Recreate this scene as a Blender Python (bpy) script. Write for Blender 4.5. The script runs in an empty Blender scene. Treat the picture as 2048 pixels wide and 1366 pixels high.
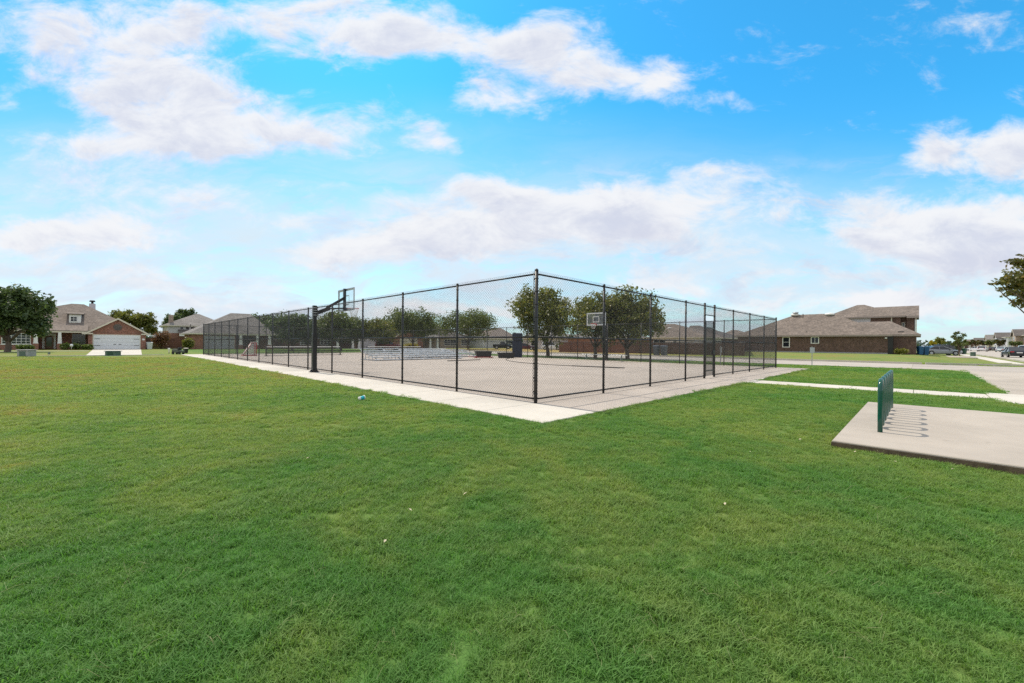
import bpy, math, random
import numpy as np
from mathutils import Vector, Matrix
R_ = math.radians
sc = bpy.context.scene
COL = sc.collection

# ------------------------------------------------------------------ camera
CAM = Vector((-7.157, -6.361, 1.40))
ROLL = math.atan(0.0079)
F2048 = 815.0
cd = bpy.data.cameras.new('camera')
cam = bpy.data.objects.new('camera', cd); COL.objects.link(cam)
cd.sensor_width = 36.0; cd.lens = 36.0 * F2048 / 2048.0
cd.shift_y = 3.5 / 2048.0
cd.clip_start = 0.05; cd.clip_end = 4000
cam.matrix_world = (Matrix.Translation(CAM) @ Matrix.Rotation(R_(-45), 4, 'Z')
                    @ Matrix.Rotation(R_(90), 4, 'X') @ Matrix.Rotation(ROLL, 4, 'Z'))
sc.camera = cam

# ------------------------------------------------------------------ sun, sky, exposure
SUN_EL, SUN_AZ = R_(58.0), R_(-1.5)          # azimuth measured from +Y towards +X
sd = bpy.data.lights.new('sun', 'SUN'); sd.energy = 3.0; sd.angle = R_(0.53); sd.color = (1.0, 0.91, 0.78)
sun = bpy.data.objects.new('sun', sd); COL.objects.link(sun)
to_sun = Vector((math.sin(SUN_AZ) * math.cos(SUN_EL), math.cos(SUN_AZ) * math.cos(SUN_EL), math.sin(SUN_EL)))
sun.rotation_euler = to_sun.to_track_quat('Z', 'Y').to_euler()
sc.view_settings.view_transform = 'Standard'
sc.view_settings.look = 'None'
sc.view_settings.gamma = 1.0
sc.view_settings.use_curve_mapping = False
sc.view_settings.exposure = 0.30
sc.render.engine = 'CYCLES'
sc.cycles.max_bounces = 6
sc.cycles.transparent_max_bounces = 16
sc.cycles.use_denoising = False

world = bpy.data.worlds.new('World'); sc.world = world; world.use_nodes = True
WT = world.node_tree; WT.nodes.clear()


class NT:
    """small helper to write node trees"""
    def __init__(s, tree): s.t = tree; s.n = tree.nodes; s.l = tree.links
    def new(s, typ, **kw):
        n = s.n.new(typ)
        for k, v in kw.items(): setattr(n, k, v)
        return n
    def put(s, sock, v):
        if v is None: return
        if isinstance(v, bpy.types.NodeSocket): s.l.new(v, sock)
        else:
            if isinstance(v, tuple) and len(v) == 3 and sock.type == 'RGBA': v = v + (1.0,)
            sock.default_value = v
    def m(s, op, a, b=None, c=None, clamp=False):
        n = s.new('ShaderNodeMath', operation=op); n.use_clamp = clamp
        for i, v in enumerate((a, b, c)): s.put(n.inputs[i], v)
        return n.outputs[0]
    def v(s, op, a, b=None, c=None):
        n = s.new('ShaderNodeVectorMath', operation=op)
        for i, x in enumerate((a, b, c)): s.put(n.inputs[i], x)
        return n.outputs['Value'] if op in ('LENGTH', 'DOT_PRODUCT', 'DISTANCE') else n.outputs['Vector']
    def noise(s, vec, scale, detail=4.0, rough=0.55, dist=0.0, out='Fac'):
        n = s.new('ShaderNodeTexNoise'); s.put(n.inputs['Vector'], vec)
        n.inputs['Scale'].default_value = scale; n.inputs['Detail'].default_value = detail
        n.inputs['Roughness'].default_value = rough; n.inputs['Distortion'].default_value = dist
        return n.outputs[out]
    def ramp(s, x, a, b, lo=0.0, hi=1.0, smooth=True):
        n = s.new('ShaderNodeMapRange', interpolation_type='SMOOTHSTEP' if smooth else 'LINEAR')
        for i, v in enumerate((x, a, b, lo, hi)): s.put(n.inputs[i], v)
        return n.outputs[0]
    def mix(s, f, a, b, mode='MIX'):
        n = s.new('ShaderNodeMix', data_type='RGBA', blend_type=mode)
        s.put(n.inputs[0], f); s.put(n.inputs[6], a); s.put(n.inputs[7], b)
        return n.outputs[2]
    def xyz(s, a, b, c):
        n = s.new('ShaderNodeCombineXYZ')
        for i, v in enumerate((a, b, c)): s.put(n.inputs[i], v)
        return n.outputs[0]
    def sep(s, v):
        n = s.new('ShaderNodeSeparateXYZ'); s.put(n.inputs[0], v); return n.outputs


def build_world():
    w = NT(WT)
    sky = w.new('ShaderNodeTexSky', sky_type='NISHITA'); sky.sun_disc = False
    sky.sun_elevation = SUN_EL; sky.sun_rotation = SUN_AZ
    sky.air_density = 1.0; sky.dust_density = 0.6; sky.ozone_density = 2.2; sky.altitude = 150
    d = w.new('ShaderNodeTexCoord').outputs['Generated']
    dx, dy, dz = w.sep(d)
    zc = w.m('MAXIMUM', dz, 0.0)
    # coordinates on a cloud layer
    den = w.m('ADD', zc, 0.13)
    P = w.xyz(w.m('DIVIDE', dx, den), w.m('DIVIDE', dy, den), 0.0)
    # tangent coordinates towards the north-east quarter of the sky, where single clouds were seen
    fwd = w.m('MAXIMUM', w.v('DOT_PRODUCT', d, (0.7071, 0.7071, 0.0)), 0.02)
    p = w.m('DIVIDE', w.v('DOT_PRODUCT', d, (0.7071, -0.7071, 0.0)), fwd)
    q = w.m('DIVIDE', zc, fwd)
    T = w.xyz(p, q, 0.0)
    warp = w.noise(w.v('MULTIPLY', T, (1.0, 1.6, 1.0)), 2.3, 5.0, 0.55, 0.0, 'Color')
    warp = w.v('MULTIPLY', w.v('SUBTRACT', warp, (0.5, 0.5, 0.5)), (0.34, 0.17, 0.0))
    warp2 = w.noise(w.v('MULTIPLY', T, (1.0, 1.8, 1.0)), 11.0, 4.0, 0.6, 0.0, 'Color')
    warp2 = w.v('MULTIPLY', w.v('SUBTRACT', warp2, (0.5, 0.5, 0.5)), (0.07, 0.045, 0.0))
    TW = w.v('ADD', w.v('ADD', T, warp), warp2)

    def field(TT, blobs):
        s = None
        for (u, v, ru, rv, a) in blobs:
            pc, qc, rp, rq = (u - 1024) / F2048, (688 - v) / F2048, 1.32 * ru / F2048, 1.36 * rv / F2048
            vv = w.v('MULTIPLY_ADD', TT, (1 / rp, 1 / rq, 0.0), (-pc / rp, -qc / rq, 0.0))
            f = w.ramp(w.v('LENGTH', vv), 1.0, 0.0, 0.0, a)
            s = f if s is None else w.m('ADD', s, f)
        return s
    clouds = [(210, 60, 270, 115, 1.0), (340, 205, 250, 120, 1.05), (560, 268, 330, 70, 1.15), (260, 320, 260, 60, 0.8),
              (20, 205, 60, 40, 0.6),
              (680, 40, 340, 80, 1.1), (850, 95, 190, 60, 0.9), (1090, 110, 190, 95, 1.15), (1290, 165, 130, 60, 1.0),
              (965, 210, 110, 40, 0.9), (860, 285, 75, 40, 0.7), (1010, 250, 90, 40, 0.5),
              (1990, 290, 150, 75, 1.25), (1480, 180, 45, 28, 0.5), (1960, 60, 220, 60, 0.25), (1860, 320, 70, 40, .6)]
    low = [(200, 478, 190, 48, 1.3), (20, 490, 90, 42, 1.1), (880, 488, 190, 46, 1.35), (700, 515, 160, 36, 0.9),
           (1090, 420, 330, 62, 1.15), (980, 368, 120, 50, 0.8), (1330, 415, 330, 55, 0.95), (1860, 440, 300, 70, 1.15),
           (1960, 500, 300, 75, 1.2), (1740, 600, 80, 36, 1.1), (570, 455, 150, 30, 0.7), (330, 400, 420, 40, 0.55),
           (1240, 480, 330, 45, 0.9), (640, 610, 700, 40, 0.45), (1560, 610, 500, 34, 0.5), (1300, 560, 380, 34, 0.6), (250, 560, 400, 50, .5),
           (1380, 352, 200, 34, 0.7), (1900, 590, 240, 34, 0.6), (1050, 620, 420, 30, .45)]
    f1 = w.m('ADD', field(TW, clouds), field(TW, low))
    TU = w.v('ADD', TW, (-0.02, 0.035, 0.0))
    f2 = w.m('ADD', field(TU, clouds[:4] + clouds[5:8] + clouds[12:13]), field(TU, low[:14]))
    n1 = w.noise(P, 1.15, 9.0, 0.62, 0.3)
    n3 = w.noise(w.v('MULTIPLY', T, (1.0, 1.9, 1.0)), 5.5, 10.0, 0.66, 0.35)
    n4 = w.noise(w.v('ADD', w.v('MULTIPLY', T, (1.0, 1.9, 1.0)), (-0.012, 0.03, 0.0)), 5.5, 8.0, 0.66, 0.35)
    dens = w.m('ADD', w.m('SUBTRACT', f1, 0.20), w.m('ADD', w.m('MULTIPLY', w.m('SUBTRACT', n1, 0.5), 1.3),
                              w.m('MULTIPLY', w.m('SUBTRACT', n3, 0.5), 2.5)))
    # unseen cloud overhead and behind, thickened to whiten the fill light
    seen = w.m('MULTIPLY', w.ramp(w.v('DOT_PRODUCT', d, (0.7071, 0.7071, 0.0)), 0.25, 0.5), w.ramp(q, 1.25, 0.85))
    n5 = w.noise(P, 1.7, 8.0, 0.6, 0.4)
    rest = w.m('ADD', w.m('MULTIPLY', w.m('SUBTRACT', n5, 0.5), 3.4), 0.85)
    dens = w.m('ADD', w.m('MULTIPLY', dens, seen), w.m('MULTIPLY', rest, w.m('SUBTRACT', 1.0, seen)))
    cover = w.ramp(dens, -0.04, 0.88, 0.0, 0.97)
    shade = w.ramp(w.m('ADD', w.m('MULTIPLY', f2, 0.45), w.m('MULTIPLY', w.m('SUBTRACT', n4, 0.5), 3.2)), -0.05, 1.25, 0.0, 0.85)
    # blue air, paler towards the horizon
    blue = w.mix(w.ramp(q, 0.10, 0.70), (0.62, 1.18, 1.16), (0.24, 1.12, 1.34))
    air = w.mix(1.0, sky.outputs[0], blue, 'MULTIPLY')
    st = w.noise(w.v('MULTIPLY', w.v('ADD', T, warp), (1.2, 5.5, 1.0)), 2.2, 7.0, 0.62, 0.6)
    air = w.mix(1.0, air, w.mix(w.ramp(p, -0.15, -1.1), (1.0, 1.0, 1.0), (1.0, 0.74, 0.80)), 'MULTIPLY')
    veil = w.m('MULTIPLY', w.ramp(w.m('ADD', q, w.m('MULTIPLY', w.m('MAXIMUM', p, -0.2), 0.10)), 0.64, 0.16), w.ramp(st, 0.28, 0.66, 0.42, 1.0))
    air = w.mix(veil, air, w.mix(w.ramp(q, 0.04, 0.36), (3.95, 4.38, 4.98), (3.85, 4.60, 5.02)))
    st2 = w.noise(w.v('MULTIPLY', w.v('ADD', w.v('ADD', T, warp), warp2), (1.5, 5.0, 1.0)), 2.6, 8.0, 0.64, 0.4)
    lav = w.m('MULTIPLY', w.ramp(st2, 0.46, 0.66), w.m('MULTIPLY', w.ramp(q, 0.50, 0.30), w.ramp(p, -1.1, 0.3, 0.35, 0.85)))
    air = w.mix(lav, air, w.mix(w.ramp(n3, 0.35, 0.62), (3.55, 3.85, 4.6), (4.5, 4.65, 4.95)))
    ccol = w.mix(shade, (4.95, 5.0, 5.15), (3.35, 3.55, 4.3))
    col = w.mix(cover, air, ccol)
    bg = w.new('ShaderNodeBackground'); bg.inputs['Strength'].default_value = 0.15
    w.put(bg.inputs['Color'], col)
    out = w.new('ShaderNodeOutputWorld'); w.l.new(bg.outputs[0], out.inputs['Surface'])


build_world()

# ------------------------------------------------------------------ measuring the photograph (2048 px wide) on real planes
RX, VX = (0.7071, -0.7071), (0.7071, 0.7071)


def ray(u, v):
    du, dv = u - 1024, v - 683
    c, s = math.cos(ROLL), math.sin(ROLL)
    x = (du * c + dv * s) / F2048; y = (-du * s + dv * c - 3.5) / F2048
    return (x * RX[0] + VX[0], x * RX[1] + VX[1], -y)


def _at(t, d): return Vector((CAM.x + d[0] * t, CAM.y + d[1] * t, CAM.z + d[2] * t))
def on_z(u, v, z=0.0): d = ray(u, v); return _at((z - CAM.z) / d[2], d)
def on_x(u, v, x): d = ray(u, v); return _at((x - CAM.x) / d[0], d)
def on_y(u, v, y): d = ray(u, v); return _at((y - CAM.y) / d[1], d)
def at_depth(u, v, t): return _at(t, ray(u, v))


# ------------------------------------------------------------------ materials
MATS = {}


def base_mat(name):
    m = bpy.data.materials.new(name); m.use_nodes = True
    t = NT(m.node_tree); t.n.clear()
    out = t.new('ShaderNodeOutputMaterial'); b = t.new('ShaderNodeBsdfPrincipled')
    t.l.new(b.outputs[0], out.inputs['Surface'])
    return m, t, b, out


def mat(name, col, rough=0.6, metal=0.0, var=0.12, scale=6.0, bump=0.0, bscale=40.0, spec=0.5):
    if name in MATS: return MATS[name]
    m, t, b, out = base_mat(name)
    co = t.new('ShaderNodeTexCoord').outputs['Object']
    n = t.noise(co, scale, 5.0, 0.6)
    f = t.ramp(n, 0.3, 0.7, 1.0 - var, 1.0 + var, False)
    c = t.mix(1.0, col, t.xyz(f, f, f), 'MULTIPLY')
    t.put(b.inputs['Base Color'], c)
    b.inputs['Roughness'].default_value = rough; b.inputs['Metallic'].default_value = metal
    b.inputs['Specular IOR Level'].default_value = spec
    if bump:
        bn = t.new('ShaderNodeBump'); bn.inputs['Strength'].default_value = bump; bn.inputs['Distance'].default_value = 0.01
        t.put(bn.inputs['Height'], t.noise(co, bscale, 3.0)); t.l.new(bn.outputs[0], b.inputs['Normal'])
    MATS[name] = m
    return m


def concrete(name, col, stain=0.16, joint=False):
    m, t, b, out = base_mat(name)
    pos = t.new('ShaderNodeNewGeometry').outputs['Position']
    oi = t.new('ShaderNodeObjectInfo').outputs['Random']
    big = t.noise(pos, 0.35, 4.0, 0.55, 0.4)
    mid = t.noise(t.v('MULTIPLY', pos, (1.0, 1.0, 1.0)), 2.3, 6.0, 0.65, 0.3)
    fine = t.noise(pos, 90.0, 2.0, 0.6)
    f = t.m('ADD', t.ramp(big, 0.3, 0.7, 1 - stain, 1 + stain * .6, False), t.ramp(mid, 0.25, 0.75, -stain * .55, stain * .45, False))
    f = t.m('ADD', f, t.m('MULTIPLY', t.m('SUBTRACT', fine, 0.5), 0.16))
    f = t.m('ADD', f, t.m('MULTIPLY', t.m('SUBTRACT', oi, 0.5), 0.10))
    spots = t.ramp(t.noise(pos, 5.5, 2.0, 0.5), 0.70, 0.78)
    c = t.mix(1.0, col, t.xyz(f, f, t.m('MULTIPLY', f, 0.99)), 'MULTIPLY')
    c = t.mix(t.m('MULTIPLY', spots, 0.18), c, (0.16, 0.14, 0.12))
    t.put(b.inputs['Base Color'], c); b.inputs['Roughness'].default_value = 0.88
    b.inputs['Specular IOR Level'].default_value = 0.25
    bn = t.new('ShaderNodeBump'); bn.inputs['Strength'].default_value = 0.35; bn.inputs['Distance'].default_value = 0.004
    t.put(bn.inputs['Height'], t.m('ADD', fine, mid)); t.l.new(bn.outputs[0], b.inputs['Normal'])
    MATS[name] = m
    return m


def brick(name, c1, c2, mortar):
    m, t, b, out = base_mat(name)
    co = t.new('ShaderNodeTexCoord').outputs['Object']
    x, y, z = t.sep(co)
    v = t.xyz(t.m('ADD', x, y), z, 0.0)
    br = t.new('ShaderNodeTexBrick'); t.put(br.inputs['Vector'], v)
    br.inputs['Scale'].default_value = 1.0; br.inputs['Brick Width'].default_value = 0.21; br.inputs['Row Height'].default_value = 0.075
    br.inputs['Mortar Size'].default_value = 0.006; br.inputs['Bias'].default_value = 0.0
    t.put(br.inputs['Color1'], c1); t.put(br.inputs['Color2'], c2); t.put(br.inputs['Mortar'], mortar)
    n = t.noise(v, 1.6, 5.0, 0.6); f = t.ramp(n, 0.3, 0.7, 0.72, 1.25, False)
    n2 = t.noise(t.v('MULTIPLY', v, (4.7, 13.3, 1.0)), 1.0, 1.0, 0.5); f2 = t.ramp(n2, 0.3, 0.7, 0.6, 1.4, False)
    f = t.m('MULTIPLY', f, f2)
    t.put(b.inputs['Base Color'], t.mix(1.0, br.outputs['Color'], t.xyz(f, f, f), 'MULTIPLY'))
    b.inputs['Roughness'].default_value = 0.9
    bn = t.new('ShaderNodeBump'); bn.inputs['Strength'].default_value = 0.6; bn.inputs['Distance'].default_value = 0.008
    t.put(bn.inputs['Height'], t.m('SUBTRACT', 1.0, br.outputs['Fac'])); t.l.new(bn.outputs[0], b.inputs['Normal'])
    MATS[name] = m
    return m


def shingle(name, col):
    m, t, b, out = base_mat(name)
    co = t.new('ShaderNodeTexCoord').outputs['Object']
    x, y, z = t.sep(co)
    v = t.xyz(t.m('ADD', x, y), t.m('MULTIPLY', z, 1.8), 0.0)
    br = t.new('ShaderNodeTexBrick'); t.put(br.inputs['Vector'], v)
    br.inputs['Scale'].default_value = 1.0; br.inputs['Brick Width'].default_value = 0.34; br.inputs['Row Height'].default_value = 0.14
    br.inputs['Mortar Size'].default_value = 0.008
    t.put(br.inputs['Color1'], tuple(k * 1.22 for k in col)); t.put(br.inputs['Color2'], tuple(k * .80 for k in col))
    t.put(br.inputs['Mortar'], tuple(k * .5 for k in col))
    f = t.m('MULTIPLY', t.ramp(t.noise(co, 0.5, 4.0), 0.3, 0.7, 0.85, 1.12, False), t.ramp(t.noise(co, 4.0, 3.0), .3, .7, .75, 1.25, False))
    t.put(b.inputs['Base Color'], t.mix(1.0, br.outputs['Color'], t.xyz(f, f, f), 'MULTIPLY'))
    b.inputs['Roughness'].default_value = 0.92
    bn = t.new('ShaderNodeBump'); bn.inputs['Strength'].default_value = 0.5; bn.inputs['Distance'].default_value = 0.01
    t.put(bn.inputs['Height'], t.m('SUBTRACT', 1.0, br.outputs['Fac'])); t.l.new(bn.outputs[0], b.inputs['Normal'])
    MATS[name] = m
    return m


def lawn_colour(t, pos):
    """colour of the turf at a world position: greener and yellower patches, dry field beyond the street"""
    x, y, z = t.sep(pos)
    big = t.noise(pos, 0.16, 4.0, 0.6, 0.6)
    mid = t.noise(pos, 0.75, 5.0, 0.65, 0.8)
    sm = t.noise(pos, 3.2, 4.0, 0.6, 0.4)
    # the turf is drier west of the court and on the far bank
    dry = t.m('MULTIPLY', t.ramp(y, -2.0, 14.0), t.ramp(x, 2.0, -2.5))
    bank = t.ramp(x, 37.0, 41.0)
    s = t.m('ADD', t.m('MULTIPLY', t.m('SUBTRACT', big, 0.5), 1.9), t.m('MULTIPLY', t.m('SUBTRACT', mid, 0.5), 1.7))
    s = t.m('ADD', s, t.m('MULTIPLY', t.m('SUBTRACT', sm, 0.5), 0.6))
    s = t.m('ADD', s, t.m('ADD', t.m('MULTIPLY', dry, 0.55), t.m('MULTIPLY', bank, 0.5)))
    k = t.ramp(s, -0.45, 0.75)
    c = t.mix(k, (0.104, 0.235, 0.054), (0.265, 0.310, 0.088))
    straw = t.m('MULTIPLY', t.ramp(t.m('ADD', s, t.m('MULTIPLY', t.m('SUBTRACT', sm, 0.5), 0.8)), 0.50, 0.95), 0.75)
    c = t.mix(straw, c, (0.30, 0.24, 0.085))
    field = t.m('MULTIPLY', t.ramp(x, 39.5, 40.5), t.ramp(t.m('ADD', y, t.m('MULTIPLY', sm, 6.0)), 20.0, 27.0))
    field = t.m('MULTIPLY', field, t.ramp(y, 76.0, 70.0))
    return t.mix(field, c, t.mix(mid, (0.42, 0.30, 0.10), (0.50, 0.40, 0.17)))


def ground_mat():
    m, t, b, out = base_mat('turf ground')
    pos = t.new('ShaderNodeNewGeometry').outputs['Position']
    c = lawn_colour(t, pos)
    f = t.ramp(t.noise(pos, 26.0, 4.0, 0.7), 0.25, 0.75, 0.58, 1.02, False)  # noise mottling, darkened overall to paint in shade down in the thatch
    t.put(b.inputs['Base Color'], t.mix(1.0, c, t.xyz(f, f, f), 'MULTIPLY'))
    b.inputs['Roughness'].default_value = 0.95; b.inputs['Specular IOR Level'].default_value = 0.1
    bn = t.new('ShaderNodeBump'); bn.inputs['Strength'].default_value = 0.9; bn.inputs['Distance'].default_value = 0.05
    t.put(bn.inputs['Height'], t.m('ADD', t.noise(pos, 14.0, 5.0, 0.7), t.m('MULTIPLY', t.noise(pos, 2.0, 3.0), 1.2)))
    t.l.new(bn.outputs[0], b.inputs['Normal'])
    return m


def blade_mat():
    m, t, b, out = base_mat('grass blades')
    pos = t.new('ShaderNodeNewGeometry').outputs['Position']
    oi = t.new('ShaderNodeObjectInfo').outputs['Random']
    isl = t.new('ShaderNodeNewGeometry').outputs['Random Per Island']
    c = lawn_colour(t, pos)
    f = t.m('ADD', t.m('MULTIPLY', oi, 0.30), t.m('MULTIPLY', isl, 0.36))
    f = t.m('ADD', f, 0.84)
    c = t.mix(1.0, c, t.xyz(f, f, f), 'MULTIPLY')
    c = t.mix(t.ramp(isl, 0.95, 0.97, 0.0, 0.6), c, (0.34, 0.31, 0.14))
    t.put(b.inputs['Base Color'], c); b.inputs['Roughness'].default_value = 0.55; b.inputs['Specular IOR Level'].default_value = 0.25
    tr = t.new('ShaderNodeBsdfTranslucent'); t.put(tr.inputs['Color'], t.mix(1.0, c, (1.15, 1.25, 0.7), 'MULTIPLY'))
    mx = t.new('ShaderNodeMixShader'); mx.inputs[0].default_value = 0.46
    t.l.new(b.outputs[0], mx.inputs[1]); t.l.new(tr.outputs[0], mx.inputs[2]); t.l.new(mx.outputs[0], out.inputs['Surface'])
    return m


def leaf_mat(name, dark, light, warm=None, trans=0.42):
    if name in MATS: return MATS[name]
    m, t, b, out = base_mat(name)
    g = t.new('ShaderNodeNewGeometry'); isl = g.outputs['Random Per Island']
    n = t.noise(g.outputs['Position'], 0.55, 3.0)
    k = t.m('ADD', t.m('MULTIPLY', isl, 0.6), t.ramp(n, 0.3, 0.7, 0.0, 0.4))
    c = t.mix(k, dark, light)
    if warm: c = t.mix(t.ramp(isl, 0.8, 0.9, 0.0, 0.8), c, warm)
    t.put(b.inputs['Base Color'], c); b.inputs['Roughness'].default_value = 0.45; b.inputs['Specular IOR Level'].default_value = 0.4
    tr = t.new('ShaderNodeBsdfTranslucent'); t.put(tr.inputs['Color'], t.mix(1.0, c, (1.2, 1.25, 0.6), 'MULTIPLY'))
    mx = t.new('ShaderNodeMixShader'); mx.inputs[0].default_value = trans
    t.l.new(b.outputs[0], mx.inputs[1]); t.l.new(tr.outputs[0], mx.inputs[2]); t.l.new(mx.outputs[0], out.inputs['Surface'])
    MATS[name] = m
    return m


M_WALK = concrete('pale walk concrete', (0.575, 0.535, 0.475), 0.12)
M_COURT = concrete('pinkish court concrete', (0.455, 0.395, 0.342), 0.12)
M_PAD = concrete('tan pad concrete', (0.440, 0.390, 0.335), 0.14)
M_STREET = concrete('street concrete', (0.43, 0.385, 0.34), 0.12)
M_KERB = concrete('kerb concrete', (0.50, 0.47, 0.41), 0.2)
M_TURF = ground_mat()
M_BLADE = blade_mat()
M_BLACK = mat('black powder coat', (0.012, 0.012, 0.013), 0.42, 0.0, 0.2, 8, 0.1, 60)
M_WIRE = mat('black vinyl wire', (0.014, 0.014, 0.015), 0.45)
M_GREEN = mat('gloss green enamel', (0.004, 0.075, 0.052), 0.16, 0.0, 0.12, 5)
M_ALU = mat('bare aluminium', (0.66, 0.69, 0.72), 0.42, 0.35, 0.12, 3)
M_GALV = mat('galvanised steel', (0.42, 0.43, 0.44), 0.45, 0.7, 0.15, 5)
M_WHITE = mat('white paint', (0.78, 0.77, 0.74), 0.5, 0.0, 0.06)
M_CREAM = mat('cream trim paint', (0.62, 0.57, 0.47), 0.6, 0.0, 0.06)
M_BONE = mat('pale siding paint', (0.52, 0.50, 0.52), 0.6, 0.0, 0.06)
M_GDOOR = mat('white garage door paint', (0.70, 0.72, 0.74), 0.45, 0.0, 0.05)
M_GDOOR2 = mat('grey garage door paint', (0.45, 0.46, 0.48), 0.45, 0.0, 0.05)
M_GLASS = mat('dark window glass', (0.012, 0.016, 0.022), 0.06, 0.0, 0.1, 2.0, spec=0.7)
M_RED_BRICK = brick('red brick', (0.30, 0.115, 0.075), (0.22, 0.085, 0.06), (0.36, 0.30, 0.25))
M_BROWN_BRICK = brick('brown brick', (0.135, 0.072, 0.055), (0.10, 0.055, 0.045), (0.19, 0.155, 0.13))
M_TAN_BRICK = brick('tan brick', (0.36, 0.27, 0.20), (0.30, 0.22, 0.17), (0.42, 0.37, 0.31))
M_ROOF_TAN = shingle('tan brown shingles', (0.185, 0.150, 0.125))
M_ROOF_GREY = shingle('grey brown shingles', (0.20, 0.185, 0.17))
M_ROOF_DARK = shingle('dark shingles', (0.12, 0.105, 0.095))
M_FENCE_RED = mat('red stained cedar', (0.165, 0.075, 0.052), 0.8, 0, 0.3, 3.0)
M_FENCE_BROWN = mat('brown stained cedar', (0.115, 0.066, 0.05), 0.8, 0, 0.3, 3.0)
M_BARK = mat('grey brown bark', (0.12, 0.09, 0.07), 0.9, 0, 0.3, 8, 0.8, 14)
M_RUBBER = mat('black rubber', (0.02, 0.02, 0.021), 0.75)
M_RIM = mat('alloy rim', (0.45, 0.46, 0.48), 0.3, 0.8)
M_NAVY_PAD = mat('navy vinyl padding', (0.010, 0.016, 0.034), 0.5, 0, 0.2, 2.0)
M_BLUE_BIN = mat('blue bin plastic', (0.008, 0.085, 0.20), 0.45)
M_GREY_BIN = mat('grey bin plastic', (0.10, 0.11, 0.13), 0.5)
M_DKGREEN = mat('dark green plastic', (0.015, 0.06, 0.035), 0.5)
M_XFMR = mat('transformer green paint', (0.075, 0.125, 0.10), 0.5)
M_CONC_GREY = mat('grey precast', (0.33, 0.33, 0.32), 0.85, 0, 0.15)
M_TEAL = mat('turquoise plastic', (0.02, 0.42, 0.52), 0.3)
M_RED = mat('red paint', (0.42, 0.02, 0.02), 0.4)
M_NET = mat('black netting', (0.02, 0.02, 0.022), 0.8)
M_WNET = mat('white netting', (0.7, 0.68, 0.64), 0.8)
M_WOOD_DOOR = mat('stained wood door', (0.22, 0.12, 0.06), 0.4, 0, 0.3, 3)
M_LAMP_RED = mat('red lamp lens', (0.35, 0.01, 0.015), 0.15)
M_LAMP_WHITE = mat('clear lamp lens', (0.7, 0.72, 0.75), 0.1)
M_STRAW = mat('dry leaf', (0.55, 0.48, 0.34), 0.8)
M_HOSE = mat('dark rubber hose', (0.05, 0.045, 0.04), 0.6)


def acrylic():
    m, t, b, out = base_mat('clear acrylic board')
    b.inputs['Base Color'].default_value = (0.9, 0.95, 1.0, 1); b.inputs['Roughness'].default_value = 0.04
    tr = t.new('ShaderNodeBsdfTransparent'); tr.inputs['Color'].default_value = (0.93, 0.96, 0.97, 1)
    mx = t.new('ShaderNodeMixShader'); mx.inputs[0].default_value = 0.93
    t.l.new(b.outputs[0], mx.inputs[1]); t.l.new(tr.outputs[0], mx.inputs[2]); t.l.new(mx.outputs[0], out.inputs['Surface'])
    return m


M_ACRYLIC = acrylic()


def car_paint(name, col, metal=0.35):
    m = mat(name, col, 0.22, metal, 0.03, 1.0)
    b = next(n for n in m.node_tree.nodes if n.type == 'BSDF_PRINCIPLED')
    b.inputs['Coat Weight'].default_value = 0.6; b.inputs['Coat Roughness'].default_value = 0.05
    return m


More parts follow.
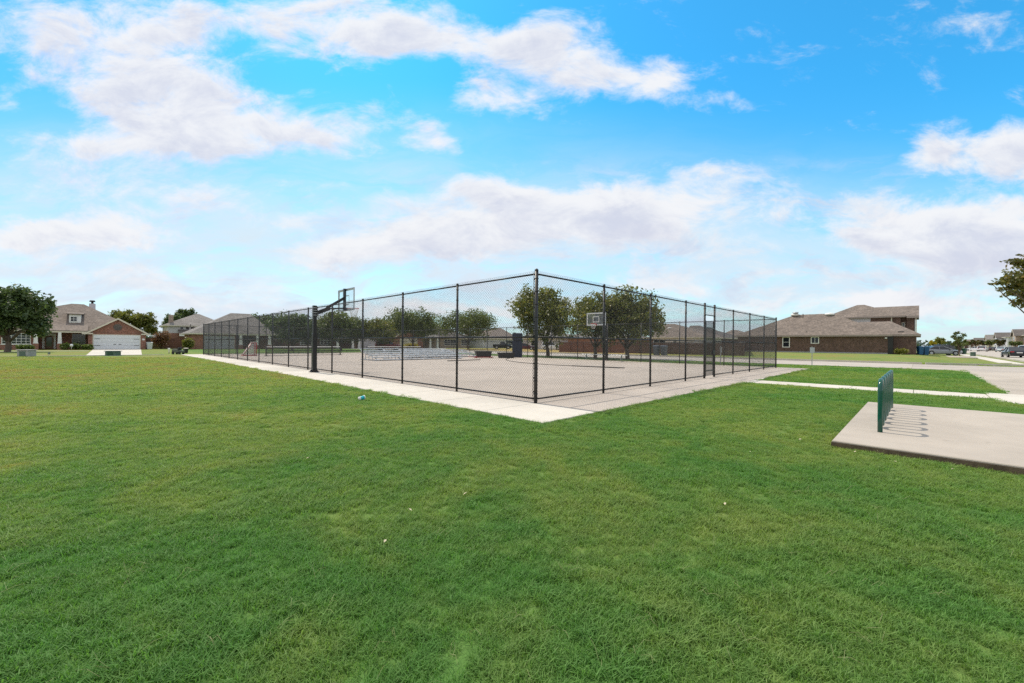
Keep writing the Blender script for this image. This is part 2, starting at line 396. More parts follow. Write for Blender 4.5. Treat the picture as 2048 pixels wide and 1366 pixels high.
# ------------------------------------------------------------------ mesh and object helpers
class MB:
    def __init__(s): s.v = []; s.f = []; s.sm = []
    def add(s, vs, fs, smooth=False):
        b = len(s.v); s.v.extend([tuple(map(float, p)) for p in vs])
        for f in fs: s.f.append([b + i for i in f]); s.sm.append(smooth)
        return s
    def box(s, x0, x1, y0, y1, z0, z1):
        return s.add([(x0, y0, z0), (x1, y0, z0), (x1, y1, z0), (x0, y1, z0), (x0, y0, z1), (x1, y0, z1), (x1, y1, z1), (x0, y1, z1)],
                     [(3, 2, 1, 0), (4, 5, 6, 7), (0, 1, 5, 4), (1, 2, 6, 5), (2, 3, 7, 6), (3, 0, 4, 7)])
    def cbox(s, x0, x1, y0, y1, z0, z1, c=0.01):
        """box with a chamfered top edge"""
        vs = [(x0, y0, z0), (x1, y0, z0), (x1, y1, z0), (x0, y1, z0),
              (x0, y0, z1 - c), (x1, y0, z1 - c), (x1, y1, z1 - c), (x0, y1, z1 - c),
              (x0 + c, y0 + c, z1), (x1 - c, y0 + c, z1), (x1 - c, y1 - c, z1), (x0 + c, y1 - c, z1)]
        fs = [(3, 2, 1, 0), (8, 9, 10, 11)]
        for i in range(4):
            j = (i + 1) % 4
            fs += [(i, j, j + 4, i + 4), (i + 4, j + 4, j + 8, i + 8)]
        return s.add(vs, fs)
    def poly(s, pts): return s.add(pts, [tuple(range(len(pts)))])
    def prism(s, pts, z0, z1):
        n = len(pts)
        vs = [(x, y, z0) for x, y in pts] + [(x, y, z1) for x, y in pts]
        fs = [tuple(reversed(range(n))), tuple(range(n, 2 * n))] + [(i, (i + 1) % n, n + (i + 1) % n, n + i) for i in range(n)]
        return s.add(vs, fs)
    def slab(s, pts, off):
        """polygon extruded along a vector"""
        n = len(pts); o = Vector(off)
        vs = [Vector(p) for p in pts] + [Vector(p) + o for p in pts]
        fs = [tuple(reversed(range(n))), tuple(range(n, 2 * n))] + [(i, (i + 1) % n, n + (i + 1) % n, n + i) for i in range(n)]
        return s.add(vs, fs)
    def tube(s, pts, r, n=10, smooth=True, cap=True, closed=False):
        pts = [Vector(p) for p in pts]; k = len(pts)
        rr = r if isinstance(r, (list, tuple)) else [r] * k
        vs = []; fs = []
        ref = None
        for i, p in enumerate(pts):
            if closed: tdir = (pts[(i + 1) % k] - pts[i - 1]).normalized()
            else: tdir = (pts[min(i + 1, k - 1)] - pts[max(i - 1, 0)]).normalized()
            if ref is None:
                ref = Vector((0, 0, 1)) if abs(tdir.z) < 0.9 else Vector((1, 0, 0))
            a = tdir.cross(ref)
            if a.length < 1e-4: a = tdir.cross(Vector((0.3, 1, 0.2)))
            a.normalize(); b = tdir.cross(a).normalized(); ref = b.cross(tdir) if False else ref
            ref = a.cross(tdir)
            for j in range(n):
                an = 2 * math.pi * j / n
                vs.append(p + a * (rr[i] * math.cos(an)) + b * (rr[i] * math.sin(an)))
        last = k if closed else k - 1
        for i in range(last):
            o0, o1 = i * n, ((i + 1) % k) * n
            for j in range(n):
                j2 = (j + 1) % n
                fs.append((o0 + j, o0 + j2, o1 + j2, o1 + j))
        s.add(vs, fs, smooth)
        if cap and not closed:
            b0 = len(s.v) - len(vs)
            s.f.append([b0 + j for j in reversed(range(n))]); s.sm.append(False)
            s.f.append([b0 + (k - 1) * n + j for j in range(n)]); s.sm.append(False)
        return s
    def cyl(s, p0, p1, r0, r1=None, n=12): return s.tube([p0, p1], [r0, r0 if r1 is None else r1], n)
    def bar(s, p0, p1, w, h):
        """rectangular bar between two points, w across, h in the upright direction"""
        p0, p1 = Vector(p0), Vector(p1); d = (p1 - p0).normalized()
        up = Vector((0, 0, 1)) if abs(d.z) < 0.95 else Vector((1, 0, 0))
        a = d.cross(up).normalized() * (w / 2); b = a.cross(d).normalized() * (h / 2)
        vs = [p0 - a - b, p0 + a - b, p0 + a + b, p0 - a + b, p1 - a - b, p1 + a - b, p1 + a + b, p1 - a + b]
        return s.add(vs, [(3, 2, 1, 0), (4, 5, 6, 7), (0, 1, 5, 4), (1, 2, 6, 5), (2, 3, 7, 6), (3, 0, 4, 7)])
    def ball(s, c, rx, ry, rz, nu=14, nv=9, jit=0.0, rnd=None):
        vs = []; fs = []
        for i in range(nv + 1):
            th = math.pi * i / nv
            for j in range(nu):
                ph = 2 * math.pi * j / nu; k = 1 + (rnd.uniform(-jit, jit) if rnd else 0)
                vs.append((c[0] + rx * k * math.sin(th) * math.cos(ph), c[1] + ry * k * math.sin(th) * math.sin(ph), c[2] + rz * k * math.cos(th)))
        for i in range(nv):
            for j in range(nu):
                fs.append((i * nu + j, (i + 1) * nu + j, (i + 1) * nu + (j + 1) % nu, i * nu + (j + 1) % nu))
        return s.add(vs, fs, True)
    def lathe(s, prof, c=(0, 0, 0), n=16):
        vs = []; fs = []
        for r, z in prof:
            for j in range(n):
                a = 2 * math.pi * j / n; vs.append((c[0] + r * math.cos(a), c[1] + r * math.sin(a), c[2] + z))
        for i in range(len(prof) - 1):
            for j in range(n): fs.append((i * n + j, i * n + (j + 1) % n, (i + 1) * n + (j + 1) % n, (i + 1) * n + j))
        return s.add(vs, fs, True)
    def mesh(s, name, m, off=(0, 0, 0)):
        me = bpy.data.meshes.new(name)
        ox, oy, oz = off
        me.from_pydata([(x - ox, y - oy, z - oz) for x, y, z in s.v], [], s.f)
        me.polygons.foreach_set('use_smooth', s.sm)
        me.materials.append(m); me.update()
        return me
    def build(s, name, m, parent=None, off=(0, 0, 0), loc=None):
        return link(name, s.mesh(name, m, off), parent, loc)


def link(name, me, parent=None, loc=None):
    o = bpy.data.objects.new(name, me); COL.objects.link(o)
    if parent: o.parent = parent
    if loc is not None: o.location = loc
    return o


def tag(o, label=None, cat=None, group=None, kind=None):
    if label: o['label'] = label
    if cat: o['category'] = cat
    if group: o['group'] = group
    if kind: o['kind'] = kind
    return o


def thing(name, label, cat, loc=(0, 0, 0), rz=0.0, group=None):
    o = bpy.data.objects.new(name, None); COL.objects.link(o)
    o.empty_display_size = 0.3; o.location = loc; o.rotation_euler = (0, 0, rz)
    return tag(o, label, cat, group)


def solo(name, mb, m, label, cat, loc=(0, 0, 0), group=None, rz=0.0):
    """a thing that is one mesh, built in local coordinates"""
    o = mb.build(name, m, None, (0, 0, 0), loc); o.rotation_euler = (0, 0, rz)
    return tag(o, label, cat, group)


def struct(name, mb, m, parent=None):
    o = mb.build(name, m, parent)
    if not parent: o['kind'] = 'structure'
    return o


def dup(root, loc, rz, label, group=None):
    r = root.copy(); COL.objects.link(r); r.location = loc; r.rotation_euler = (0, 0, rz)
    r['label'] = label
    if group: r['group'] = group
    for ch in list(root.children):
        c = ch.copy(); COL.objects.link(c); c.parent = r
        for g in list(ch.children):
            d = g.copy(); COL.objects.link(d); d.parent = c
    return r


# ------------------------------------------------------------------ setting: terrain, court, walks, streets
def sstep(a, b, x):
    t = min(1.0, max(0.0, (x - a) / (b - a))); return t * t * (3 - 2 * t)


def gh(x, y):
    """terrain height"""
    z = -0.03
    z += 0.44 * sstep(41, 58, x) * sstep(40, 20, y) * sstep(-11.5, -5.0, y)
    return z


def terrain():
    xs = sorted(set([-3000, -1200, -500, -250, -140] + list(range(-90, 120, 3)) + [40.9, 140, 180, 260, 420, 800, 1500, 3000]))
    ys = sorted(set([-3000, -1200, -500, -200, -100, -60, -40] + list(range(-30, 130, 3)) + [150, 200, 300, 500, 900, 1600, 3000]))
    vs = [(x, y, gh(x, y)) for y in ys for x in xs]; n = len(xs)
    fs = [(j * n + i, j * n + i + 1, (j + 1) * n + i + 1, (j + 1) * n + i) for j in range(len(ys) - 1) for i in range(n - 1)]
    mb = MB(); mb.add(vs, fs, True)
    struct('ground', mb, M_TURF)


terrain()

CX1, CY1 = 22.6, 45.4         # far corners of the fenced court
court = MB()
court.cbox(0.008, 23.2, 0.008, 46.6, -0.12, 0.0, 0.006)
struct('court_surface', court, M_COURT)

walk = thing('walkway', 'walkway', 'walkway'); del walk['label'], walk['category']; walk['kind'] = 'structure'


def slabs(parent, name, m, rects):
    for (x0, x1, y0, y1) in rects:
        MB().cbox(x0, x1, y0, y1, -0.12, 0.0, 0.007).build(name, m, parent)


rs = random.Random(3)
W0 = -1.66
slabs(walk, 'slab', M_WALK, [(W0, -0.006, W0, -0.006)])
L = []; y = 0.006
while y < 46.0:
    y1 = min(y + 1.83, 46.6); L.append((W0, -0.004, y, y1 - 0.014)); y = y1
slabs(walk, 'slab', M_WALK, L)
L = []; x = 0.006
while x < 23.1:
    x1 = min(x + 3.05, 23.2)
    L += [(x, x1 - 0.02, -0.93, -0.016), (x, x1 - 0.02, W0, -0.952)]
    x = x1
slabs(walk, 'slab', M_COURT, L)

spur = thing('side_path', 'path', 'path'); del spur['label'], spur['category']; spur['kind'] = 'structure'
slabs(spur, 'slab', M_WALK, [(9.98, 11.36, a, a + 1.508) for a in [-1.672 - 1.52 * k for k in range(1, 5)]])
for k in range(1): MB().prism([(9.98, -1.672), (9.6, -1.664), (12.9, -1.664), (11.36, -1.9)], -0.12, -0.001).build('slab', M_WALK, spur)
drive = thing('driveway', 'driveway', 'driveway'); del drive['label'], drive['category']; drive['kind'] = 'structure'
MB().cbox(9.0, 12.0, -12.2, -7.78, -0.12, 0.0, 0.007).build('slab', M_WALK, drive)
for a, b2 in ((12.012, 17.0), (17.012, 22.0), (22.012, 26.6)):
    MB().cbox(a, b2 - 0.0, -13.0, -8.27, -0.12, 0.0, 0.007).build('slab', M_PAD, drive)
MB().prism([(26.612, -13.0), (28.6, -14.5), (28.6, -7.6), (26.612, -8.27)], -0.12, 0.0).build('slab', M_PAD, drive)
MB().cbox(28.0, 31.0, -10.9, -10.65, -0.1, 0.01, 0.01)

PADZ = 0.08
pad = MB(); pad.cbox(0.06, 5.66, -9.6, -5.5, -0.15, PADZ, 0.012)
bp_ = struct('bike_pad', pad, M_PAD)
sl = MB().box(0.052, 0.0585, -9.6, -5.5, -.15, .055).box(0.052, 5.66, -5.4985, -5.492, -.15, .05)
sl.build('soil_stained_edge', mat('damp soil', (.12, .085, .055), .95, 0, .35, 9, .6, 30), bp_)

st = thing('street', 'street', 'street'); del st['label'], st['category']; st['kind'] = 'structure'
yk = -60.0
while yk < 120:                                   # concrete street, panel by panel
    for (a, b2) in ((28.75, 33.85), (33.862, 38.9)):
        if not (-27 < yk < -9.5 and a > 33): MB().box(a, b2, yk, yk + 5.988, -0.14, -0.022).build('street_panel', M_STREET, st)
        else: MB().box(a, b2, yk, yk + 5.988, -0.14, -0.0215).build('street_panel', M_STREET, st)
    yk += 6.0
side = MB()                                       # side street running away to the east past the corner house
xk = 38.91
sidest = thing('side_street', 'street', 'street'); del sidest['label'], sidest['category']; sidest['kind'] = 'structure'
while xk < 420:
    x1 = xk + 9.0
    MB().box(xk, x1 - 0.012, -26.5, -13.6, -0.14, -0.02).build('street_panel', M_STREET, sidest)
    xk = x1
MB().prism([(38.91, -13.588), (44.5, -13.588), (42.0, -12.6), (40.2, -11.0), (38.91, -8.5)], -0.14, -0.021).build('street_panel', M_STREET, sidest)


def kerb(name, pts, w=0.16, h=0.13, z0=-0.1):
    mb = MB()
    for (a, b2) in zip(pts[:-1], pts[1:]):
        mb.bar((a[0], a[1], z0 + (h - z0) / 2), (b2[0], b2[1], z0 + (h - z0) / 2), w, h - z0)
    struct(name, mb, M_KERB)


kerb('kerb', [(39.0, 120), (39.0, -6.5)])
kerb('kerb', [(39.05, -6.7), (39.6, -9.5), (41.0, -11.8), (43.4, -13.1), (46.5, -13.5)])
kerb('kerb', [(46.7, -13.5), (400, -13.5)])
kerb('kerb', [(46.7, -26.6), (400, -26.6)], h=0.1)
kerb('kerb', [(28.66, 120), (28.66, -7.55)], h=0.02)
kerb('kerb', [(-60, 46.2), (-3, 46.2)], w=0.25, h=0.03)
# pavement beside the side street, with the corner ramp
sw = thing('pavement', 'pavement', 'pavement'); del sw['label'], sw['category']; sw['kind'] = 'structure'
for k in range(26):
    MB().box(48 + 3 * k, 50.988 + 3 * k, -12.6, -11.3, -0.05, 0.03).build('slab', M_WALK, sw)
MB().prism([(43.4, -13.0), (48.0, -13.35), (48.0, -12.0), (45.5, -11.7)], -0.05, 0.028).build('slab', M_WALK, sw)
for k in range(12):
    MB().box(40.6, 41.8, -5 + 6 * k, 0.988 + 6 * k, -0.05, 0.012).build('slab', M_WALK, sw)
# house driveways
hd = thing('house_driveway', 'driveway', 'driveway'); del hd['label'], hd['category']; hd['kind'] = 'structure'
for k in range(6):
    ya, yb = 46.6 + 5.55 * k, 46.6 + 5.55 * (k + 1) - .015
    xr = lambda yy: -4.6 + 1.5 * (yy - 46.6) / 33.3
    MB().prism([(-8.35, ya), (xr(ya), ya), (xr(yb), yb), (-8.35, yb)], -0.06, -0.012).build('slab', M_WALK, hd)
for k in range(3): MB().box(66 + 4 * k, 69.99 + 4 * k, -11.25, -7.0, -0.05, 0.32 if False else 0.12).build('slab', M_PAD, hd)
fw = MB()
fw.box(-40, -8.6, 69.0, 70.2, -0.06, 0.0)
struct('front_path', fw, M_WALK)

# ------------------------------------------------------------------ chain link fence
fence = thing('chain_link_fence', 'tall black chain link fence enclosing the concrete sports court', 'fence')
FH = 3.05


def post_mesh(r, h, ties=True, cap=True):
    mb = MB(); mb.cyl((0, 0, -0.05), (0, 0, h), r, r, 10)
    if ties:
        k = 0.22
        while k < h - 0.1:
            mb.cyl((0, 0, k - 0.011), (0, 0, k + 0.011), r + 0.008, r + 0.008, 8); k += 0.3
    mb.lathe([(r + 0.006, h - 0.01), (r + 0.006, h + 0.015), (r * 0.7, h + 0.04), (0.004, h + 0.05)], n=10)
    return mb.mesh('post', M_BLACK)


ME_LINE = post_mesh(0.032, FH + 0.01)
ME_TERM = post_mesh(0.042, FH + 0.06)


def panel_mesh(W, z0=0.035, z1=FH + 0.055, p=0.0735, r=0.0024):
    vs = []; fs = []
    H = z1 - z0

    def wire(a, b2, yo):
        a, b2 = Vector((a[0], yo, a[1])), Vector((b2[0], yo, b2[1]))
        d = (b2 - a).normalized(); s1 = Vector((0, 1, 0)); s2 = d.cross(s1)
        b0 = len(vs)
        for P in (a, b2):
            for j in range(3):
                an = 2 * math.pi * j / 3
                vs.append(P + s1 * (r * math.cos(an)) + s2 * (r * math.sin(an)))
        for j in range(3):
            fs.append((b0 + j, b0 + (j + 1) % 3, b0 + 3 + (j + 1) % 3, b0 + 3 + j))
    n = int((W + H) / p) + 1
    for i in range(1, n):
        c = i * p
        xa, xb = max(0, c - H), min(W, c)
        if xb - xa < 0.01: continue
        wire((xa, z0 + c - xa), (xb, z0 + c - xb), -0.0022)               # falling
        wire((W - xa, z0 + c - xa), (W - xb, z0 + c - xb), 0.0022)        # rising
    mb = MB(); mb.add(vs, fs, True)
    return mb.mesh('chain_link_panel', M_WIRE)


_pm = {}


def fence_run(p0, p1, stops, term):
    p0, p1 = Vector((*p0, 0)), Vector((*p1, 0)); d = (p1 - p0).normalized(); ang = math.atan2(d.y, d.x)
    for i, s in enumerate(stops):
        if i in term: continue
        o = link('post', ME_LINE, fence, p0 + d * s)
    for a, b2 in zip(stops[:-1], stops[1:]):
        W = b2 - a; gate = abs(W - 1.15) < 0.02
        key = round(W, 3)
        if key not in _pm:
            tr = MB().cyl((0, 0, 0), (W, 0, 0), 0.021, 0.021, 8).mesh('rail', M_BLACK)
            _pm[key] = (None if gate else panel_mesh(W), tr, panel_mesh(W, 2.66) if gate else None)
        pan, rail, head = _pm[key]
        loc = p0 + d * a; q = (0, 0, ang)
        for nm, z in (('top_rail', FH - 0.02), ('middle_rail', 1.55), ('bottom_rail', 0.10)):
            if gate and nm != 'top_rail': continue
            o = link(nm, rail, fence, loc + Vector((0, 0, z))); o.rotation_euler = q
        if pan:
            o = link('chain_link_panel', pan, fence, loc + Vector((-d.y, d.x, 0)) * -0.026); o.rotation_euler = q; o['kind'] = 'stuff'
        if gate:
            o = link('chain_link_panel', head, fence, loc + Vector((-d.y, d.x, 0)) * -0.026); o.rotation_euler = q; o['kind'] = 'stuff'
            o = link('header_rail', rail, fence, loc + Vector((0, 0, 2.66))); o.rotation_euler = q
            g = bpy.data.objects.new('gate', None); COL.objects.link(g); g.parent = fence; g.location = loc; g.rotation_euler = q
            fr = MB()
            for z in (0.30, 2.12): fr.box(0.07, W - 0.07, -0.02, 0.02, z - 0.025, z + 0.025)
            for xx in (0.07, W - 0.11): fr.box(xx, xx + 0.04, -0.022, 0.022, 0.06, 2.42)
            fr.build('gate_frame', M_BLACK, g)
            bm_ = MB().box(-0.009, 0.009, -0.009, 0.009, 0.08, 2.4).mesh('bar', M_BLACK)
            for k in range(8):
                link('bar', bm_, g, (0.11 + (W - 0.22) * (k + 1) / 9, 0, 0))
            MB().box(W - 0.2, W - 0.06, -0.035, 0.035, 0.98, 1.16).build('latch', M_BLACK, g)


RIGHT = [0, 2.9, 5.75, 8.65, 10.6, 11.75, 14.3, 17.0, 19.8, 22.6]
LEFT = [CY1 / 15 * k for k in range(16)]
FAR = [22.6 / 8 * k for k in range(9)]
fence_run((0, 0), (CX1, 0), RIGHT, (0, 4, 5, 9))
fence_run((0, CY1), (0, 0), LEFT, (0, 15))
fence_run((CX1, 0), (CX1, CY1), LEFT, (0, 15))
fence_run((CX1, CY1), (0, CY1), FAR, (0, 8))
for pxy in ((0, 0), (CX1, 0), (0, CY1), (CX1, CY1), (10.6, 0), (11.75, 0)):
    link('post', ME_TERM, fence, (*pxy, 0))
for (x0, y0) in ((-0.055, 0.055), (0.055, 0.02)):      # tension bars with bands beside the near corner post
    mb = MB().cyl((x0, y0 - 0.02, 0.06), (x0, y0 - 0.02, FH + 0.03), 0.008, 0.008, 6)
    for k in range(9): mb.box(min(x0, 0), max(x0, 0), y0 - 0.03, y0 - 0.01, 0.25 + k * 0.33, 0.275 + k * 0.33)
    mb.build('tension_bar', M_BLACK, fence)


# ------------------------------------------------------------------ basketball hoops (local: pole at origin, board towards +x)
def hoop(label, loc, rz, reach):
    t = thing('basketball_hoop', label, 'basketball hoop', loc, rz, 'basketball hoops at the court sides')
    MB().box(-0.075, 0.075, -0.075, 0.075, 0.0, 3.06).build('pole', M_BLACK, t)
    MB().cbox(-0.092, 0.092, -0.092, 0.092, 0.02, 1.78, 0.02).build('pole_pad', M_BLACK, t)
    bp = MB().cbox(-0.18, 0.18, -0.18, 0.18, 0.0, 0.03, 0.008)
    for a in (-1, 1):
        for b2 in (-1, 1):
            bp.slab([(0.093 * a, 0.08 * b2, 0.03), (0.17 * a, 0.08 * b2, 0.03), (0.093 * a, 0.08 * b2, 0.13)], (0, 0.012 * b2, 0))
    bp.build('base_plate', M_BLACK, t)
    for k in range(4):
        z = 2.62 + 0.11 * k
        mb = MB().box(-0.092, 0.13, -0.094, -0.080, z - 0.012, z + 0.012).box(-0.092, 0.13, 0.080, 0.094, z - 0.012, z + 0.012).box(-0.098, -0.086, -0.094, 0.094, z - 0.012, z + 0.012)
        mb.build('clamp_rod', M_GALV, t)
    MB().box(0.077, 0.098, -0.105, 0.105, 2.55, 3.02).build('arm_plate', M_BLACK, t)
    arm = MB()
    kx = reach * 0.45
    arm.bar((0.09, 0, 2.72), (kx, 0, 2.97), 0.11, 0.17)
    arm.bar((kx - 0.12, 0, 2.98), (reach - 0.10, 0, 3.52), 0.09, 0.12)
    arm.bar((kx - 0.05, 0, 2.955), (reach - 0.10, 0, 3.02), 0.07, 0.07)
    arm.build('arm', M_BLACK, t)
    MB().box(reach - 0.13, reach - 0.04, -0.075, 0.075, 2.9, 3.97).build('board_spine', M_BLACK, t)
    hw, z0, z1, x = 0.915, 2.9, 3.97, reach
    bd = MB().box(x - 0.006, x + 0.006, -hw + 0.03, hw - 0.03, z0 + 0.03, z1 - 0.03).build('backboard', M_ACRYLIC, t)
    fr = MB()
    for (a, b2, c, d) in ((-hw, hw, z0, z0 + 0.05), (-hw, hw, z1 - 0.05, z1), (-hw, -hw + 0.05, z0 + 0.05, z1 - 0.05), (hw - 0.05, hw, z0 + 0.05, z1 - 0.05)):
        fr.box(x - 0.03, x + 0.012, a, b2, c, d)
    fr.build('board_frame', M_GALV, t)
    tg = MB()
    for (a, b2, c, d) in ((-hw + .05, hw - .05, z0 + .05, z0 + .10), (-hw + .05, hw - .05, z1 - .10, z1 - .05), (-hw + .05, -hw + .10, z0 + .1, z1 - .1), (hw - .10, hw - .05, z0 + .1, z1 - .1),
                          (-.30, .30, 3.18, 3.225), (-.30, .30, 3.61, 3.655), (-.30, -.255, 3.225, 3.61), (.255, .30, 3.225, 3.61)):
        tg.box(x + 0.0135, x + 0.0165, a, b2, c, d)
    tg.build('target_square', M_WHITE, bd)
    rm = MB(); c = x + 0.15 + 0.23
    rm.tube([(c + 0.23 * math.cos(a), 0.23 * math.sin(a), 3.05) for a in [2 * math.pi * k / 24 for k in range(24)]], 0.011, 8, closed=True)
    rm.box(x + 0.012, x + 0.17, -0.08, 0.08, 3.02, 3.045).box(x + 0.012, x + 0.03, -0.08, 0.08, 2.93, 3.06)
    ri = rm.build('rim', M_RED, t)
    nt = MB()
    for k in range(12):
        a0, a1 = 2 * math.pi * k / 12, 2 * math.pi * (k + 1) / 12
        for s0, s1 in ((a0, a1), (a1, a0)):
            pts = []
            for j, (rr, zz) in enumerate(((0.225, 3.04), (0.19, 2.9), (0.15, 2.76), (0.13, 2.62))):
                an = s0 if j % 2 == 0 else s1
                pts.append((c + rr * math.cos(an), rr * math.sin(an), zz))
            nt.tube(pts, 0.004, 4)
    nt.build('net', M_WNET, ri)
    return t


h1 = hoop('black basketball hoop whose square pole stands outside the left fence', (-0.34, 13.3, 0), 0.0, 1.46)
hoop('far basketball hoop with white edged clear backboard facing the camera', (22.95, 12.4, 0), math.pi, 1.62)

# ------------------------------------------------------------------ bike rack
pts = []
z = 1.27; y = -5.94; sp = (4.78 - 1.27) / 11; rr = sp / 2
zt, zb = 0.87 - rr, PADZ + 0.06 + rr
x = 1.27
pts.append((x, y, PADZ)); pts.append((x, y, 0.3)); pts.append((x, y, zt))
for k in range(11):
    up = (k % 2 == 0); cxx = x + sp * k + rr
    for a in [math.pi * i / 10 for i in range(0, 11)]:
        pts.append((cxx - rr * math.cos(a), y, (zt + rr * math.sin(a)) if up else (zb - rr * math.sin(a))))
pts.append((x + 11 * sp, y, 0.3)); pts.append((x + 11 * sp, y, PADZ))
solo('bike_rack', MB().tube(pts, 0.031, 14), M_GREEN, 'glossy dark green wave bike rack standing on the tan concrete pad', 'bike rack')

# ------------------------------------------------------------------ things inside the court
def bleacher(label, loc, L, rows):
    t = thing('bleacher', label, 'bleacher', loc, 0.0, 'aluminium bleachers stacked on the court')
    pl = MB().cbox(0, L, 0, 0.25, -0.04, 0, 0.008).mesh('seat_plank', M_ALU)
    for k in range(rows):
        link('seat_plank', pl, t, (0, 0.15 + 0.58 * k, 0.30 + 0.145 * k))
        link('foot_plank', pl, t, (0.0, -0.20 + 0.58 * k, 0.10 + 0.145 * k))
    n = 5
    for k in range(n):
        x = 0.25 + (L - 0.5) * k / (n - 1); f = MB()
        D = 0.58 * rows
        f.bar((x, -0.2, 0.03), (x, D, 0.03), 0.05, 0.05)
        f.bar((x, -0.2, 0.05), (x, D, 0.05 + 0.145 * rows), 0.04, 0.05)
        for j in range(rows):
            yy = 0.27 + 0.58 * j; f.bar((x, yy, 0.03), (x, yy, 0.27 + 0.145 * j), 0.04, 0.04)
        f.build('frame', M_ALU, t)
    for k in range(n - 1):
        x0 = 0.25 + (L - 0.5) * k / (n - 1); x1 = 0.25 + (L - 0.5) * (k + 1) / (n - 1); D = 0.58 * rows - .3
        MB().bar((x0, D, 0.06), (x1, D, 0.6), 0.03, 0.03).bar((x0, D + .03, 0.6), (x1, D + .03, 0.06), 0.03, 0.03).build('brace', M_ALU, t)
    return t


bleacher('long low aluminium bleacher nearest the camera inside the court', (7.15, 22.5, 0), 8.3, 5)
bleacher('second aluminium bleacher behind the long one, reaching further right', (12.2, 25.9, 0), 7.8, 4)


def pickle_net(label, x0, x1, y):
    t = thing('court_net', label, 'net', (x0, y, 0), 0.0, 'portable low nets set up across the court')
    L = x1 - x0
    for x in (0, L):
        MB().cyl((x, 0, 0), (x, 0, 0.93), 0.06, 0.05, 8).build('post', M_BLACK, t)
        MB().box(x - 0.06, x + 0.06, -0.45, 0.45, 0.0, 0.05).build('foot', M_BLACK, t)
    MB().cyl((0, 0, 0.045), (L, 0, 0.045), 0.02, 0.02, 6).build('base_bar', M_BLACK, t)
    MB().box(0.04, L - 0.04, -0.012, 0.012, 0.84, 0.92).build('top_band', M_WHITE, t)
    n = MB(); k = 0.05
    while k < L - 0.04: n.box(k - 0.005, k + 0.005, -0.004, 0.004, 0.2, 0.84); k += 0.04
    zz = 0.2
    while zz < 0.83: n.box(0.04, L - 0.04, -0.0035, 0.0035, zz - 0.005, zz + 0.005); zz += 0.04
    o = n.build('netting', M_NET, t); o['kind'] = 'stuff'


pickle_net('portable low net with white top band behind the black hoop pole', 3.7, 10.7, 37.5)
pickle_net('portable low net with white top band behind the aluminium bleachers', 13.7, 20.7, 37.5)

gt = thing('hockey_goal', 'red framed street hockey goal with pale net near the far fence', 'goal', (2.25, 39.9, 0), R_(-8))
fr = MB()
for y in (-0.85, 0.85):
    fr.tube([(1.1, y, 0.0), (1.1, y, 1.25)], 0.035, 8); fr.tube([(1.1, y, 0.03), (0.0, y, 0.03)], 0.03, 8)
    fr.tube([(0.0, y, 0.03), (0.75, y, 1.25), (1.1, y, 1.25)], 0.025, 8)
fr.tube([(1.1, -0.85, 1.25), (1.1, 0.85, 1.25)], 0.035, 8).tube([(0, -0.85, 0.03), (0, 0.85, 0.03)], 0.03, 8)
fr.build('goal_frame', M_RED, gt)
MB().box(0.70, 1.12, -0.86, 0.86, 1.287, 1.33).build('top_pad', M_WHITE, gt)
n = MB()
for k in range(18):
    y = -0.85 + 1.7 * k / 17; n.tube([(0.0, y, 0.03), (0.75, y, 1.24)], 0.011, 3)
for k in range(14):
    a = k / 13; n.tube([(0.75 * a, -0.85, 0.03 + 1.21 * a), (0.75 * a, 0.85, 0.03 + 1.21 * a)], 0.011, 3)
for y in (-0.85, 0.85):
    for k in range(1, 12):
        x = 1.1 * k / 12; n.tube([(x, y, 0.03), (x, y, min(1.24, 0.03 + x * 1.61))], 0.011, 3)
    for k in range(1, 12):
        zz = 1.24 * k / 12; n.tube([(zz / 1.65, y, zz), (1.1, y, zz)], 0.011, 3)
o = n.build('goal_net', M_WNET, gt); o['kind'] = 'stuff'

nt = thing('padded_stand', 'tall dark navy padded upright stand against the far fence', 'padded stand', (22.05, 22.1, 0), R_(-45))
MB().cbox(-0.5, 0.5, -0.25, 0.25, 0.04, 1.62, 0.04).build('lower_pad', M_NAVY_PAD, nt)
MB().cbox(-0.5, 0.5, -0.22, 0.22, 1.72, 2.42, 0.04).build('upper_pad', M_NAVY_PAD, nt)
MB().box(-0.42, 0.42, -0.12, 0.12, 0.0, 1.75).build('core', M_BLACK, nt)


def tub(label, loc, rz, w, d, h, m):
    t = thing('storage_tub', label, 'tub', loc, rz, 'storage tubs by the far fence')
    mb = MB()
    o, i_ = [(-w, -d), (w, -d), (w, d), (-w, d)], 0.86
    vs = [(x * .88, y * .88, 0) for x, y in o] + [(x, y, h) for x, y in o] + [(x * .94, y * .94, h) for x, y in o] + [(x * .84, y * .84, .05) for x, y in o]
    fs = [(3, 2, 1, 0)]
    for k in range(4):
        j = (k + 1) % 4; fs += [(k, j, j + 4, k + 4), (k + 4, j + 4, j + 8, k + 8), (k + 8, j + 8, j + 12, k + 12)]
    fs.append((12, 13, 14, 15)); mb.add(vs, fs); mb.build('body', m, t)
    MB().box(-w * 1.04, w * 1.04, -d * 1.04, -d * 1.0, h - .06, h + .01).box(-w * 1.04, w * 1.04, d, d * 1.04, h - .06, h + .01).build('rim', m, t)
    return t


